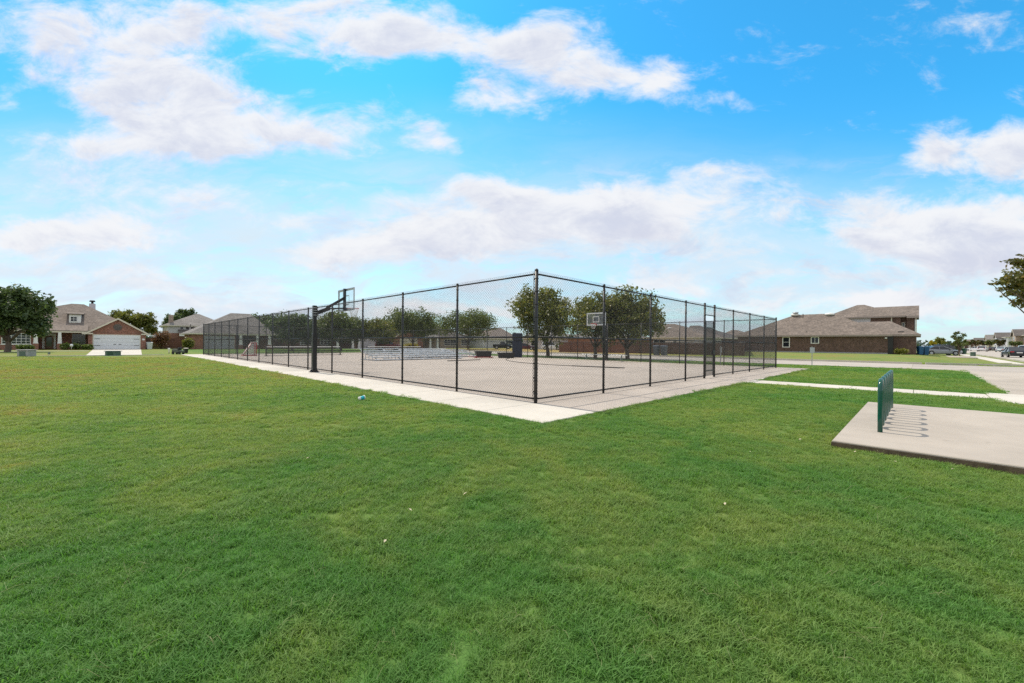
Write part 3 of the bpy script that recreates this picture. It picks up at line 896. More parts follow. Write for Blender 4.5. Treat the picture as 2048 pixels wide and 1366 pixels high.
tub('black storage tub beside the red hand cart', (18.0, 22.6, 0.12), R_(-30), 0.75, 0.4, 0.5, M_BLACK)
tub('black storage tub nearest the navy padded stand', (19.8, 21.4, 0), R_(-38), 0.8, 0.4, 0.5, M_BLACK)
ct = thing('hand_cart', 'low red hand cart under the black tub on the court', 'cart', (18.0, 22.6, 0), R_(-30))
MB().cbox(-0.9, 0.9, -0.45, 0.45, 0.06, 0.11, 0.01).build('deck', M_RED, ct)
for sx in (-0.7, 0.7):
    for sy in (-0.4, 0.4): MB().cyl((sx, sy - .03, 0.05), (sx, sy + .03, 0.05), 0.05, 0.05, 10).build('wheel', M_RUBBER, ct)
MB().tube([(-0.9, 0, 0.1), (-1.35, 0, 0.14)], 0.02, 6).tube([(-1.35, -.2, .14), (-1.35, .2, .14)], 0.02, 6).build('handle', M_RED, ct)

bn = thing('bench', 'flat backless aluminium bench on the grass past the far fence', 'bench', (24.2, 11.4, 0), R_(90))
MB().cbox(-0.2, 4.4, -0.14, 0.14, 0.42, 0.46, 0.008).build('seat', M_ALU, bn)
for x in (0.3, 3.9): MB().bar((x, -.13, 0), (x, 0, 0.42), 0.05, 0.05).bar((x, .13, 0), (x, 0, 0.42), 0.05, 0.05).bar((x, -.2, 0.02), (x, .2, 0.02), 0.05, 0.04).build('leg', M_GALV, bn)

solo('pipe', MB().cyl((11.2, 18.9, 0.03), (14.7, 19.2, 0.03), 0.03), M_HOSE, 'thin dark pipe lying on the court before the bleachers', 'pipe')
solo('pipe', MB().cyl((13.4, 8.9, 0.03), (13.9, 5.9, 0.03), 0.03).cyl((13.75, 8.1, 0.025), (14.15, 5.7, 0.025), 0.025), M_HOSE, 'dark pole bundle lying on the court at the hose end', 'pipe')
hp = []
P0, P1, P2, P3 = Vector((19.2, 20.3, .02)), Vector((15.0, 17.6, .02)), Vector((13.0, 13.0, .02)), Vector((13.5, 8.9, .02))
for k in range(25):
    t_ = k / 24; a = (1 - t_)
    hp.append(P0 * a ** 3 + P1 * 3 * a * a * t_ + P2 * 3 * a * t_ * t_ + P3 * t_ ** 3)
solo('hose', MB().tube(hp, 0.022, 6), M_HOSE, 'dark hose curving across the court floor behind the corner post', 'hose')

# cup on the lawn
cup = thing('plastic_cup', 'small turquoise plastic cup lying on the lawn by the walk', 'cup', (-2.85, 3.1, 0.055), R_(35))
b_ = MB().lathe([(0.0, 0.0), (0.036, 0.0), (0.05, 0.13), (0.047, 0.13), (0.034, 0.006), (0.0, 0.006)], n=18).build('cup_body', M_TEAL, cup)
b_.rotation_euler = (R_(84), 0, R_(62)); b_.location = (0, 0, -0.005)
r_ = MB().lathe([(0.047, 0.122), (0.054, 0.122), (0.055, 0.142), (0.047, 0.142)], n=18).build('cup_rim', M_WHITE, cup)
r_.rotation_euler = b_.rotation_euler; r_.location = b_.location
l_ = MB().lathe([(0.0, -0.004), (0.039, -0.004), (0.041, 0.03), (0.0375, 0.03)], n=18).build('cup_base', M_WHITE, cup)
l_.rotation_euler = b_.rotation_euler; l_.location = b_.location


# ------------------------------------------------------------------ street furniture
def small_sign(label, loc, rz, w=0.34, h=0.40, top=1.33, m=M_GALV):
    t = thing('street_sign', label, 'sign', loc, rz, 'small posted signs along the street')
    MB().bar((0, 0, -.1), (0, 0, top), 0.045, 0.03).build('post', M_GALV, t)
    MB().prism([(-w / 2, -0.024), (w / 2, -0.024), (w / 2, -0.02), (-w / 2, -0.02)], top - h - 0.06, top - 0.06).build('sign_panel', m, t)
    return t


small_sign('small grey sign on a thin post seen from behind at the street edge', (28.5, -0.95, 0), R_(-45))
small_sign('thin pale sign post seen edge-on just outside the far fence', (23.4, 3.5, 0), R_(40))


def wheelie_bin(label, loc, rz, m, lidm=None, s=1.0, group='wheeled rubbish bins'):
    t = thing('wheelie_bin', label, 'bin', loc, rz, group)
    mb = MB()
    o = [(-0.30, -0.36), (0.30, -0.36), (0.30, 0.36), (-0.30, 0.36)]
    vs = [(x * .78, y * .74, 0.06 * s) for x, y in o] + [(x, y, 1.0 * s) for x, y in o]
    mb.add(vs, [(3, 2, 1, 0), (4, 5, 6, 7)] + [(k, (k + 1) % 4, (k + 1) % 4 + 4, k + 4) for k in range(4)])
    mb.build('bin_body', m, t)
    ld = MB().slab([(-.33, -.40, 1.002 * s), (-.33, .40, 1.002 * s), (-.33, .40, 1.06 * s), (-.33, 0.1, 1.11 * s), (-.33, -.40, 1.05 * s)], (0.66, 0, 0))
    ld.build('bin_lid', lidm or m, t)
    for sx in (-0.27, 0.27): MB().cyl((sx - .03, 0.28, 0.1), (sx + .03, 0.28, 0.1), 0.1, 0.1, 12).build('wheel', M_RUBBER, t)
    MB().cyl((-0.25, 0.44, 1.0 * s), (0.25, 0.44, 1.0 * s), 0.02, 0.02, 6).build('handle', m, t)
    return t


wheelie_bin('left grey bin of a pair across the street by the brown fence', (40.2, 16.2, 0.0), R_(-90), M_GREY_BIN, s=1.15)
wheelie_bin('right grey bin of a pair across the street by the brown fence', (40.4, 15.35, 0.0), R_(-88), M_GREY_BIN, s=1.15)


def box_unit(name, label, cat, loc, rz, w, d, h, m, door):
    t = thing(name, label, cat, loc, rz)
    MB().cbox(-w / 2, w / 2, -d / 2, d / 2, 0.0, h, 0.03).build('cabinet', m, t)
    MB().box(-w * 0.3, w * 0.3, -d / 2 - 0.012, -d / 2 + 0.01, h * .05, h * 0.86).build('door', door, t)
    MB().cbox(-w / 2 - .06, w / 2 + .06, -d / 2 - .06, d / 2 + .06, h + .002, h + 0.06, 0.02).build('lid', m if name != 'transformer' else M_XFMR, t)
    MB().box(-w * .54, w * .54, -d * .58, d * .58, -.1, 0.05).build('plinth', M_CONC_GREY, t)
    return t


box_unit('utility_cabinet', 'grey utility box with dark door before the left shrubs', 'utility box', (-11.65, 45.3, -0.05), R_(-45), 0.86, 0.6, 0.56, M_CONC_GREY, M_XFMR)
box_unit('transformer', 'green transformer box in front of the white garage driveway', 'transformer', (-6.6, 45.6, -0.05), R_(-42), 0.86, 0.6, 0.42, M_XFMR, M_DKGREEN)
p_ = on_z(98, 712)
ysn = thing('yard_sign', 'tiny dark yard sign on a stake in the front lawn', 'sign', (p_.x, p_.y, -.03), R_(-45))
MB().box(-.11, .11, -.012, .012, .18, .34).build('sign_panel', M_XFMR, ysn); MB().box(-.015, .015, -.02, -.0125, 0, .33).build('stake', M_GALV, ysn)
p_ = on_y(143, 690, 76.5)
lg = thing('garden_light', 'small pale globe light before the round clipped shrubs', 'light', (p_.x, p_.y, 0.0))
MB().cyl((0, 0, 0), (0, 0, 0.45), 0.03).build('stem', M_GALV, lg); MB().ball((0, 0, 0.62), .17, .17, .19).build('globe', M_LAMP_WHITE, lg)
p_ = on_y(338, 698, 52)
mk = thing('marker_post', 'short white marker post in the lawn left of the utility cart', 'marker post', (p_.x, p_.y, -.03))
MB().cyl((0, 0, 0), (0, 0, 0.45), 0.05).build('post', M_CREAM, mk); MB().cbox(-.1, .1, -.1, .1, .44, .6, .03).build('cap', M_WHITE, mk)
p_ = on_y(299, 692, 79.2)
wheelie_bin('pale grey rubbish bin beside the red brick garage', (p_.x, p_.y, -0.03), R_(10), mat('pale bin plastic', (.52, .55, .55), .5), s=1.05)
p_ = on_y(371.5, 700, 52)
wheelie_bin('small black bin with pale lid beside the utility cart', (p_.x, p_.y, -0.03), R_(20), M_BLACK, M_CREAM, 0.55).scale = (0.55, 0.55, 1)
# utility cart on the lawn
p_ = on_z(356, 708)
uc = thing('utility_cart', 'small drab utility cart parked on the lawn near the court corner', 'cart', (p_.x, p_.y, -.03), R_(-40)); uc.scale = (.72, .72, .9)
MB().cbox(-.6, .2, -.36, .36, .22, .62, .05).build('cargo_box', mat('drab paint', (.10, .11, .085), .5), uc)
MB().cbox(.2, .62, -.34, .34, .2, .46, .06).build('hood', mat('drab paint', (.10, .11, .085), .5), uc)
MB().cbox(.1, .3, -.3, .3, .5, .78, .03).build('seat', M_BLACK, uc)
MB().tube([(.5, 0, .4), (.36, 0, .85)], .02, 6).tube([(.36 + .1 * math.cos(a), .14 * math.sin(a), .86) for a in [2 * math.pi * k / 12 for k in range(12)]], .015, 6, closed=True).build('steering_wheel', M_BLACK, uc)
for sx in (-.42, .45):
    for sy in (-.38, .38):
        w_ = MB().cyl((sx, sy - .06, .17), (sx, sy + .06, .17), .17, .17, 14).build('wheel', M_RUBBER, uc)


# ------------------------------------------------------------------ houses
def roof_faces(mb, x0, x1, y0, y1, ze, a, b, zr, axis):
    """hipped roof over an eave rectangle; a, b are the ridge ends (x, y)"""
    A, B = (a[0], a[1], zr), (b[0], b[1], zr)
    c = [(x0, y0, ze), (x1, y0, ze), (x1, y1, ze), (x0, y1, ze)]
    if axis == 'x':
        mb.poly([c[0], c[1], B, A]).poly([c[2], c[3], A, B]).poly([c[3], c[0], A]).poly([c[1], c[2], B])
    else:
        mb.poly([c[3], c[0], A, B]).poly([c[1], c[2], B, A]).poly([c[0], c[1], A]).poly([c[2], c[3], B])
    mb.poly([c[3], c[2], c[1], c[0]])
    return mb


class House:
    def __init__(s, label, loc, brickm, roofm, trim=M_CREAM, group=None, name='house'):
        s.o = Vector(loc); s.t = thing(name, label, 'house', loc, 0, group); s.bm = brickm; s.rm = roofm; s.tr = trim
    def part(s, mb, name, m, parent=None): return mb.build(name, m, parent or s.t, s.o)
    def wall(s, x0, x1, y0, y1, z1, m=None, z0=None):
        return s.part(MB().box(x0, x1, y0, y1, s.o.z - 0.3 if z0 is None else z0, z1), 'wall', m or s.bm)
    def hip(s, x0, x1, y0, y1, ze, ridge, zr, axis, oh=0.4, fascia=True):
        x0 -= oh; x1 += oh; y0 -= oh; y1 += oh
        r = s.part(roof_faces(MB(), x0, x1, y0, y1, ze, ridge[0], ridge[1], zr, axis), 'roof', s.rm)
        if fascia: s.part(MB().box(x0 + .02, x1 - .02, y0 + .02, y1 - .02, ze - 0.2, ze - 0.004), 'fascia', s.tr, r)
        return r
    def gable(s, x0, x1, y0, y1, ze, zr, axis, oh=0.35, gw=None, ends=(True, True), barge=True):
        """gabled roof; axis = ridge direction; gable walls in the wall material"""
        th = 0.14; out = []
        if axis == 'y':
            xm = (x0 + x1) / 2; sl = (zr - ze) / ((x1 - x0) / 2)
            r = MB()
            for sx, xe in ((-1, x0 - oh), (1, x1 + oh)):
                zz = ze - sl * oh
                pts = [(xm, y0 - oh, zr), (xe, y0 - oh, zz), (xe, y1 + oh * .3, zz), (xm, y1 + oh * .3, zr)]
                r.slab(pts if sx < 0 else pts[::-1], (0, 0, th))
            ro = s.part(r, 'roof', s.rm)
            s.part(MB().slab([(x0, y0, ze - .02), (x1, y0, ze - .02), (xm, y0, zr - 0.02)], (0, 0.2, 0)), 'gable_wall', gw or s.bm)
            if barge:
                b = MB()
                for sx, xe in ((-1, x0 - oh), (1, x1 + oh)):
                    zz = ze - sl * oh
                    b.slab([(xm, y0 - oh - .03, zr - .1), (xe, y0 - oh - .03, zz - .1), (xe, y0 - oh - .03, zz + .145), (xm, y0 - oh - .03, zr + .145)], (0, 0.028, 0))
                s.part(b, 'barge_board', s.tr, ro)
        else:
            ym = (y0 + y1) / 2; sl = (zr - ze) / ((y1 - y0) / 2)
            r = MB()
            for sy, ye in ((-1, y0 - oh), (1, y1 + oh)):
                zz = ze - sl * oh
                pts = [(x0 - oh, ym, zr), (x0 - oh, ye, zz), (x1 + oh, ye, zz), (x1 + oh, ym, zr)]
                r.slab(pts if sy > 0 else pts[::-1], (0, 0, th))
            ro = s.part(r, 'roof', s.rm)
            for xx in (x0, x1 - .2):
                s.part(MB().slab([(xx, y0, ze - .02), (xx, y1, ze - .02), (xx, ym, zr - 0.02)], (0.2, 0, 0)), 'gable_wall', gw or s.bm)
        return ro
    def window(s, axis, pl, a0, a1, z0, z1, nx=2, nz=2, fm=None, parent=None, fw=0.07, sill=False):
        """window on a wall facing -y (axis y) or -x (axis x)"""
        def bx(mb, a, b, c, d, o0, o1):
            return mb.box(a, b, pl + o0, pl + o1, c, d) if axis == 'y' else mb.box(pl + o0, pl + o1, a, b, c, d)
        f = MB()
        bx(f, a0, a1, z0, z0 + fw, -.05, .02); bx(f, a0, a1, z1 - fw, z1, -.05, .02)
        bx(f, a0, a0 + fw, z0 + fw, z1 - fw, -.05, .02); bx(f, a1 - fw, a1, z0 + fw, z1 - fw, -.05, .02)
        for k in range(1, nx):
            c = a0 + (a1 - a0) * k / nx; bx(f, c - .02, c + .02, z0 + fw, z1 - fw, -.045, .0)
        for k in range(1, nz):
            c = z0 + (z1 - z0) * k / nz; bx(f, a0 + fw, a1 - fw, c - .02, c + .02, -.043, -.002)
        if sill: bx(f, a0 - .08, a1 + .08, z0 - .09, z0 - .003, -.08, .02)
        w = s.part(f, 'window', fm or M_WHITE, parent)
        for k in range(nx):
            b0 = a0 + fw + (a1 - a0 - 2 * fw) * k / nx; b1 = a0 + fw + (a1 - a0 - 2 * fw) * (k + 1) / nx
            s.part(bx(MB(), b0, b1, z0 + fw, z1 - fw, -.025, -.012), 'pane', M_GLASS, w)
        return w
    def garage_door(s, x0, x1, y, z0, z1, m, hinges=False):
        d = s.part(MB().box(x0 - .1, x1 + .1, y - .03, y + .02, z0, z1 + .1), 'garage_frame', s.tr)
        n = 4; h = (z1 - z0) / n
        for k in range(n):
            mb = MB().cbox(x0, x1, y - .065, y - .032, z0 + h * k + .01, z0 + h * (k + 1) - .006, 0.003)
            npan = 8
            for j in range(npan):
                a = x0 + (x1 - x0) * (j + .12) / npan; b = x0 + (x1 - x0) * (j + .88) / npan
                mb.box(a, b, y - .078, y - .066, z0 + h * (k + .2), z0 + h * (k + .8))
            s.part(mb, 'door_panel', m, d)
        if hinges:
            for zz in (z0 + .55, z0 + 1.55):
                for xx in (x0 + .08, x1 - .68): s.part(MB().box(xx, xx + .6, y - .095, y - .079, zz, zz + .05), 'hinge', M_BLACK, d)
            xm = (x0 + x1) / 2
            for xx in (xm - .42, xm + .14): s.part(MB().box(xx, xx + .28, y - .1, y - .079, z0 + .72, z0 + .8), 'handle', M_BLACK, d)
    def column(s, x, y, z0, z1, w=0.22, base=None):
        mb = MB()
        zb = z0 + (base or 0)
        mb.add([(x - w, y - w, zb), (x + w, y - w, zb), (x + w, y + w, zb), (x - w, y + w, zb), (x - w * .72, y - w * .72, z1), (x + w * .72, y - w * .72, z1), (x + w * .72, y + w * .72, z1), (x - w * .72, y + w * .72, z1)],
               [(3, 2, 1, 0), (4, 5, 6, 7), (0, 1, 5, 4), (1, 2, 6, 5), (2, 3, 7, 6), (3, 0, 4, 7)])
        mb.box(x - w * 1.15, x + w * 1.15, y - w * 1.15, y + w * 1.15, zb - 0.0, zb + .12)
        c = s.part(mb, 'column', M_WHITE)
        if base: s.part(MB().box(x - w * 1.3, x + w * 1.3, y - w * 1.3, y + w * 1.3, z0 - .1, zb - .003), 'column_base', s.bm, c)
    def chimney(s, x0, x1, y0, y1, z0, z1, m, pot=True):
        c = s.part(MB().box(x0, x1, y0, y1, z0, z1), 'chimney', m)
        if pot:
            xm, ym = (x0 + x1) / 2, (y0 + y1) / 2
            s.part(MB().cyl((xm, ym, z1), (xm, ym, z1 + .3), .15, .15, 8).cyl((xm, ym, z1 + .3), (xm, ym, z1 + .55), .38, .30, 8), 'chimney_cap', M_BLACK, c)
    def vent(s, p, m=M_GALV, r=0.3):
        s.part(MB().ball((p[0], p[1], p[2] + .1), r * 1.3, r * 1.3, r * .5, 12, 7), 'roof_vent', m)
    def pipe(s, p, h=.5): s.part(MB().cyl(p, (p[0], p[1], p[2] + h), .06, .06, 8), 'vent_pipe', M_ROOF_DARK)


# --- house 1: red brick with white double garage (far left)
Y = 80.0
h = House('red brick house with white double garage door and a small dormer', (-9, 84, 0), M_RED_BRICK, M_ROOF_TAN)
h.wall(-8.86, -2.55, Y, 88, 2.5)
h.part(MB().box(-8.75, -2.65, Y + .1, Y + .2, 2.5, 2.55), 'lintel', M_CREAM)
h.gable(-8.86, -2.55, Y, 88, 2.5, 4.62, 'y', 0.38)
h.garage_door(-8.3, -3.25, Y, 0.0, 2.14, M_GDOOR, True)
gv = MB(); gv.cyl((-5.75, Y - .05, 3.35), (-5.75, Y + .02, 3.35), .48, .48, 18); gv = h.part(gv, 'gable_vent', M_ROOF_DARK)
h.part(MB().box(-2.98, -2.68, Y - .03, Y + .01, 1.42, 1.66), 'number_plaque', M_WHITE)
for (a, b2) in ((-9.5, -8.35), (-3.1, -2.0)): h.part(MB().box(a, b2, Y - .36, Y + .05, 2.24, 2.44), 'eave_return', M_CREAM)
h.wall(-22.0, -8.95, 83.0, 96, 2.75)
h.wall(-8.8, -3.4, 88.1, 96, 2.75)
h.hip(-22.0, -3.4, 82.0, 96, 2.9, [(on_y(143, 608, 89).x, 89.0), (on_y(168, 608, 89).x, 89.0)], on_y(157, 608, 89).z, 'x', 0.5)
h.wall(-17.2, -13.9, 80.4, 83, 2.65)
h.part(roof_faces(MB(), -17.7, -13.4, 79.9, 86, 2.7, (-15.5, 82.5), (-15.5, 86), 4.4, 'y'), 'roof', M_ROOF_TAN)
h.part(MB().box(-17.68, -13.42, 79.93, 84, 2.5, 2.695), 'fascia', M_CREAM)
h.part(MB().slab([(-13.4, 79.8, 2.62), (-8.9, 79.8, 2.62), (-8.9, 82.4, 3.6), (-13.4, 82.4, 3.6)], (0, 0, .1)), 'porch_roof', M_ROOF_TAN)
h.part(MB().box(-13.4, -8.9, 79.82, 80.0, 2.42, 2.66), 'porch_beam', M_CREAM)
h.column(-11.65, 79.95, 0, 2.44, .2, .85); h.column(-13.85, 79.7, 0, 2.44, .2, .85)
h.window('y', 80.4, -16.9, -14.35, .75, 2.25, 6, 4, sill=True)
h.window('y', 83.0, -10.6, -9.2, .75, 2.3, 4, 4, fm=M_BONE)
dr = h.part(MB().box(-13.5, -13.28, 82.9, 83.02, .1, 2.3).box(-12.4, -12.18, 82.9, 83.02, .1, 2.3).box(-13.28, -12.4, 82.9, 83.02, 1.95, 2.3), 'door', M_WHITE)
h.part(MB().box(-13.27, -12.41, 82.93, 82.99, .12, 1.94), 'door_leaf', M_WOOD_DOOR, dr)
h.part(MB().box(-13.1, -12.58, 82.9, 82.925, .4, 1.75), 'door_glass', M_GLASS, dr)
# dormer
a, b2 = on_y(138, 640, 83.4), on_y(162, 640, 83.4)
zb, zt = on_y(150, 649, 83.4).z, on_y(150, 629, 83.4).z
dm = h.part(MB().box(a.x, b2.x, 83.4, 87, zb, zt), 'dormer', M_WHITE)
h.part(MB().slab([(a.x - .3, 83.1, zt), (b2.x + .3, 83.1, zt), (b2.x + .3, 87.2, zt + .4), (a.x - .3, 87.2, zt + .4)], (0, 0, .12)), 'dormer_roof', M_ROOF_TAN, dm)
xm = (a.x + b2.x) / 2
h.window('y', 83.4, xm - .5, xm + .25, zb + .42, zt - .28, 2, 2)
c0 = on_y(178, 610, 91); c1 = on_y(191, 606, 91)
h.chimney(c0.x, c1.x, 91, 92, 4.5, c1.z - .12, M_BONE)

# --- house 2: two storeys, pale siding
Y2 = 98.0
h = House('two storey house with pale siding and three dark upper windows', (8, 102, 0), M_RED_BRICK, M_ROOF_GREY)
xl, xr = on_y(335, 660, Y2).x, on_y(455, 660, Y2).x
ze = on_y(370, 651, Y2).z
h.wall(xl, xr, Y2, Y2 + 10, 2.9)
h.wall(xl + .01, xr - .01, Y2 + .01, Y2 + 9.9, ze - .1, M_BONE, 2.9)
h.hip(xl, xr, Y2, Y2 + 10, ze, [(xl + 5.0, Y2 + 5), (xr - 4.2, Y2 + 5)], ze + 2.7, 'x', .6)
for (ua, ub) in ((359.5, 367.5), (370.5, 378.5), (381, 389.5)):
    h.window('y', Y2 + .01, on_y(ua, 660, Y2).x, on_y(ub, 660, Y2).x, on_y(370, 664.2, Y2).z, on_y(370, 653, Y2).z, 1, 2, M_WHITE, None, .06)
h.part(MB().slab([(xl + 1.6, Y2 - 2, 2.55), (xr - 2, Y2 - 2, 2.55), (xr - 2, Y2, 3.5), (xl + 1.6, Y2, 3.5)], (0, 0, .14)), 'porch_roof', M_ROOF_DARK)
h.part(MB().box(xl + 1.6, xr - 2, Y2 - 2.04, Y2 - 1.9, 2.3, 2.66), 'fascia', M_WHITE)
c0, c1 = on_y(338, 650, Y2 + 1), on_y(346.5, 630, Y2 + 1)
h.chimney(c0.x, c1.x, Y2 + .6, Y2 + 1.8, 3, c1.z, M_TAN_BRICK, False)

# --- house 3: grey hip roof, grey double garage door and a columned porch, behind the far end of the fence
Y3 = 80.0
h = House('grey roofed house with grey garage door and columned porch', (15, 85, 0), M_RED_BRICK, M_ROOF_GREY)
X = lambda u, yy=Y3: on_y(u, 690, yy).x
xa, xb = X(385), X(473)
h.wall(xa, xb, Y3, 90, 2.55)
h.garage_door(X(409), X(468), Y3, 0, 2.2, M_GDOOR2)
h.wall(xb - .1, X(548), 83.2, 90, 2.55)
zr = on_y(480, 627, 85.3).z
h.hip(xa, X(548), Y3, 90.5, 2.7, [(X(461, 85.3), 85.3), (X(500, 85.3), 85.3)], zr, 'x', .5)
h.part(roof_faces(MB(), X(472), X(545), 79.3, 86, 2.72, (X(513, 82.5), 82.6), (X(513, 82.5), 86), 5.0, 'y'), 'roof', M_ROOF_GREY)
h.part(MB().box(X(473), X(544), 79.35, 79.6, 2.45, 2.71), 'porch_beam', M_CREAM)
for u in (480, 513.5, 537.5): h.column(X(u), 79.6, 0, 2.45, .25, .7)
h.window('y', 83.2, X(486, 83.2), X(507, 83.2), .5, 2.25, 3, 3, M_BONE)
h.part(MB().box(X(517, 83.2), X(528, 83.2), 83.1, 83.22, .05, 2.15), 'door', M_WOOD_DOOR)
h.pipe((X(388), 84, 3.8)); h.pipe((X(392), 83, 3.5))

# --- house 4 and 5 and 6, further along the row behind the trees
h = House('dark brick house with white porch columns half hidden by trees', (28, 85, 0), M_BROWN_BRICK, M_ROOF_DARK)
h.wall(X(575), X(742), 82.5, 95, 2.6)
h.hip(X(575), X(742), 82, 95, 2.75, [(X(620), 88.5), (X(690), 88.5)], 6.4, 'x', .5)
h.part(MB().slab([(X(668), 79.6, 2.4), (X(726), 79.6, 2.4), (X(726), 82.2, 3.2), (X(668), 82.2, 3.2)], (0, 0, .12)), 'porch_roof', M_ROOF_DARK)
for u in (675, 705, 717.5): h.column(X(u), 79.9, 0, 2.4, .22)
h.window('y', 82.5, X(600, 82.5), X(630, 82.5), .7, 2.2, 4, 3); h.window('y', 82.5, X(640, 82.5), X(662, 82.5), .7, 2.2, 3, 3)
h.part(MB().box(X(708, 82.5), X(715, 82.5), 82.4, 82.52, .05, 2.15), 'door', M_WOOD_DOOR)
h.wall(X(726), X(768), 81.5, 90, 2.5, M_BONE)
h.part(roof_faces(MB(), X(724), X(771), 81, 91, 2.55, (X(745), 84.5), (X(745), 87), 4.6, 'y'), 'roof', M_ROOF_GREY)

h = House('red brick gabled house seen between the tree trunks', (50, 85, 0), M_RED_BRICK, M_ROOF_DARK)
h.wall(X(788), X(846), 80, 90, 2.6)
h.gable(X(788), X(846), 80, 90, 2.6, 4.75, 'y', .4)
h.garage_door(X(800), X(834), 80, 0, 2.2, M_TAN_BRICK if False else M_CREAM)
h.wall(X(846), X(952), 83, 95, 2.6, M_TAN_BRICK)
h.hip(X(775), X(955), 83, 97, 2.75, [(X(850), 90), (X(910), 90)], 6.6, 'x', .5)
for u in (861, 875.5): h.column(X(u), 80.2, 0, 2.5, .25)
h.part(MB().slab([(X(848), 79.9, 2.5), (X(884), 79.9, 2.5), (X(884), 83, 3.4), (X(848), 83, 3.4)], (0, 0, .12)), 'porch_roof', M_ROOF_GREY)
h.window('y', 83, X(888, 83), X(912, 83), .7, 2.3, 4, 3); h.window('y', 83, X(922, 83), X(940, 83), .7, 2.3, 3, 3)

h = House('house with purple brown hip roof right of the dark oak trees', (80, 86, 0), M_TAN_BRICK, M_ROOF_TAN)
h.wall(X(966), X(1036), 80, 97, 2.6, M_BONE)
h.hip(X(966), X(1036), 80, 97, 2.75, [(X(992, 88), 88.5), (X(1004, 88), 88.5)], on_y(997, 656, 88.5).z, 'x', .5)
h.garage_door(X(969), X(985), 80, 0, 2.3, M_BONE)
h.window('y', 80, X(1012), X(1026), .8, 2.3, 3, 3)

# --- long row beyond the brown fence across the street
XR = 66.0
def Yx(u, x=XR): return on_x(u, 690, x).y
def row_house(label, u0, u1, ur0, ur1, vr, brickm, roofm, x=XR, wallm=None, ze=2.75, group=None):
    h = House(label, (x + 5, (Yx(u0, x) + Yx(u1, x)) / 2, 0.1), brickm, roofm)
    y0, y1 = Yx(u1, x), Yx(u0, x)
    h.wall(x, x + 11, y0, y1, ze - .15, wallm)
    xr = x + 5.5
    h.hip(x, x + 11, y0, y1, ze, [(xr, Yx(ur1, xr)), (xr, Yx(ur0, xr))], on_x((ur0 + ur1) / 2, vr, xr).z, 'y', .5)
    return h


hh = row_house('pale walled house with wide brown roof beyond the brown fence', 1306, 1412, 1318, 1348, 648, M_TAN_BRICK, M_ROOF_TAN, 66, M_BONE)
for (ua, ub) in ((1307, 1331), (1346, 1354)): hh.window('x', 66, Yx(ub), Yx(ua), 1.3, 2.35, 2, 1, M_WHITE)
hh.vent(tuple(on_x(1316, 653, 70.6)), M_WHITE); hh.vent(tuple(on_x(1339, 657.5, 69.4)), M_WHITE)
hh = row_house('brown roofed house with a white bath vent behind the court gate', 1372, 1448, 1380, 1398, 651, M_BROWN_BRICK, M_ROOF_DARK, 74)
hh = row_house('lower tan roofed house seen left of the long brick house', 1434, 1500, 1462, 1474, 660, M_TAN_BRICK, M_ROOF_TAN, 84)
hh.chimney(96, 97, Yx(1471, 96), Yx(1467, 96), 3, on_x(1470, 662, 96).z, M_BONE, False)
hh = row_house('red brick house with grey roof behind the slanted tree', 1136, 1262, 1165, 1215, 664, M_RED_BRICK, M_ROOF_GREY, 66)
hh.vent(tuple(on_x(1200, 668, 70)), M_WHITE)
hh = row_house('brown house at the back between corner post and slanted tree', 1046, 1122, 1070, 1090, 659, M_BROWN_BRICK, M_ROOF_GREY, 68, M_BONE)
hh.window('x', 68, Yx(1075, 68), Yx(1062, 68), .8, 2.2, 3, 2)

# --- long one storey brown brick house on the corner (right)
zg = 0.41; XB = 62.0
h = House('long one storey brown brick house on the street corner', (67, 4, zg), M_BROWN_BRICK, M_ROOF_TAN, mat('taupe trim', (.33, .27, .235), .6))
h.wall(XB, 72, -3.55, 13.5, 2.72)
h.hip(XB, 72, -3.55, 13.5, 2.84, [(67, 2.5), (67, 7.0)], 6.05, 'y', .45)
h.part(MB().box(XB - .012, XB + .3, -3.56, 13.5, zg - .3, zg + .16), 'plinth', M_CONC_GREY)
h.wall(63.2, 72.5, -6.06, -4.05, 2.72)
h.part(roof_faces(MB(), 62.9, 73.0, -6.5, 2.5, 2.88, (67.5, -3.6), (67.5, -0.5), 4.75, 'y'), 'roof', M_ROOF_TAN)
h.part(MB().box(62.92, 72.98, -6.48, -3.0, 2.66, 2.876), 'fascia', h.tr)
h.window('x', XB, 6.72, 7.62, 1.12, 2.62, 1, 2, M_WHITE, None, .09)
h.window('x', XB, 3.36, 4.28, 1.68, 2.62, 2, 1, M_WHITE, None, .09)
h.part(MB().box(62.0, 63.3, -4.04, -3.56, zg, 2.66), 'recess_door', M_BLACK)
h.part(MB().box(61.75, 61.98, -3.5, -3.3, 2.35, 2.5), 'wall_lamp', M_WHITE)
h.vent(tuple(on_x(1590, 631, 66.75)), M_WHITE, .45); h.vent(tuple(on_x(1659, 630, 66.7)), M_WHITE, .45)
h.part(MB().cyl(tuple(on_x(1591, 629, 66.5)), tuple(on_x(1591, 624.5, 66.5)), .3, .4, 8), 'flue_cap', M_GALV)
h.pipe(tuple(on_x(1606, 636, 65)), .6); h.pipe(tuple(on_x(1613, 668, 62.3)), .4)
h.part(MB().cbox(63.6, 64.2, -5.0, -4.4, 3.1, 3.28, .03), 'roof_box', M_BLACK)

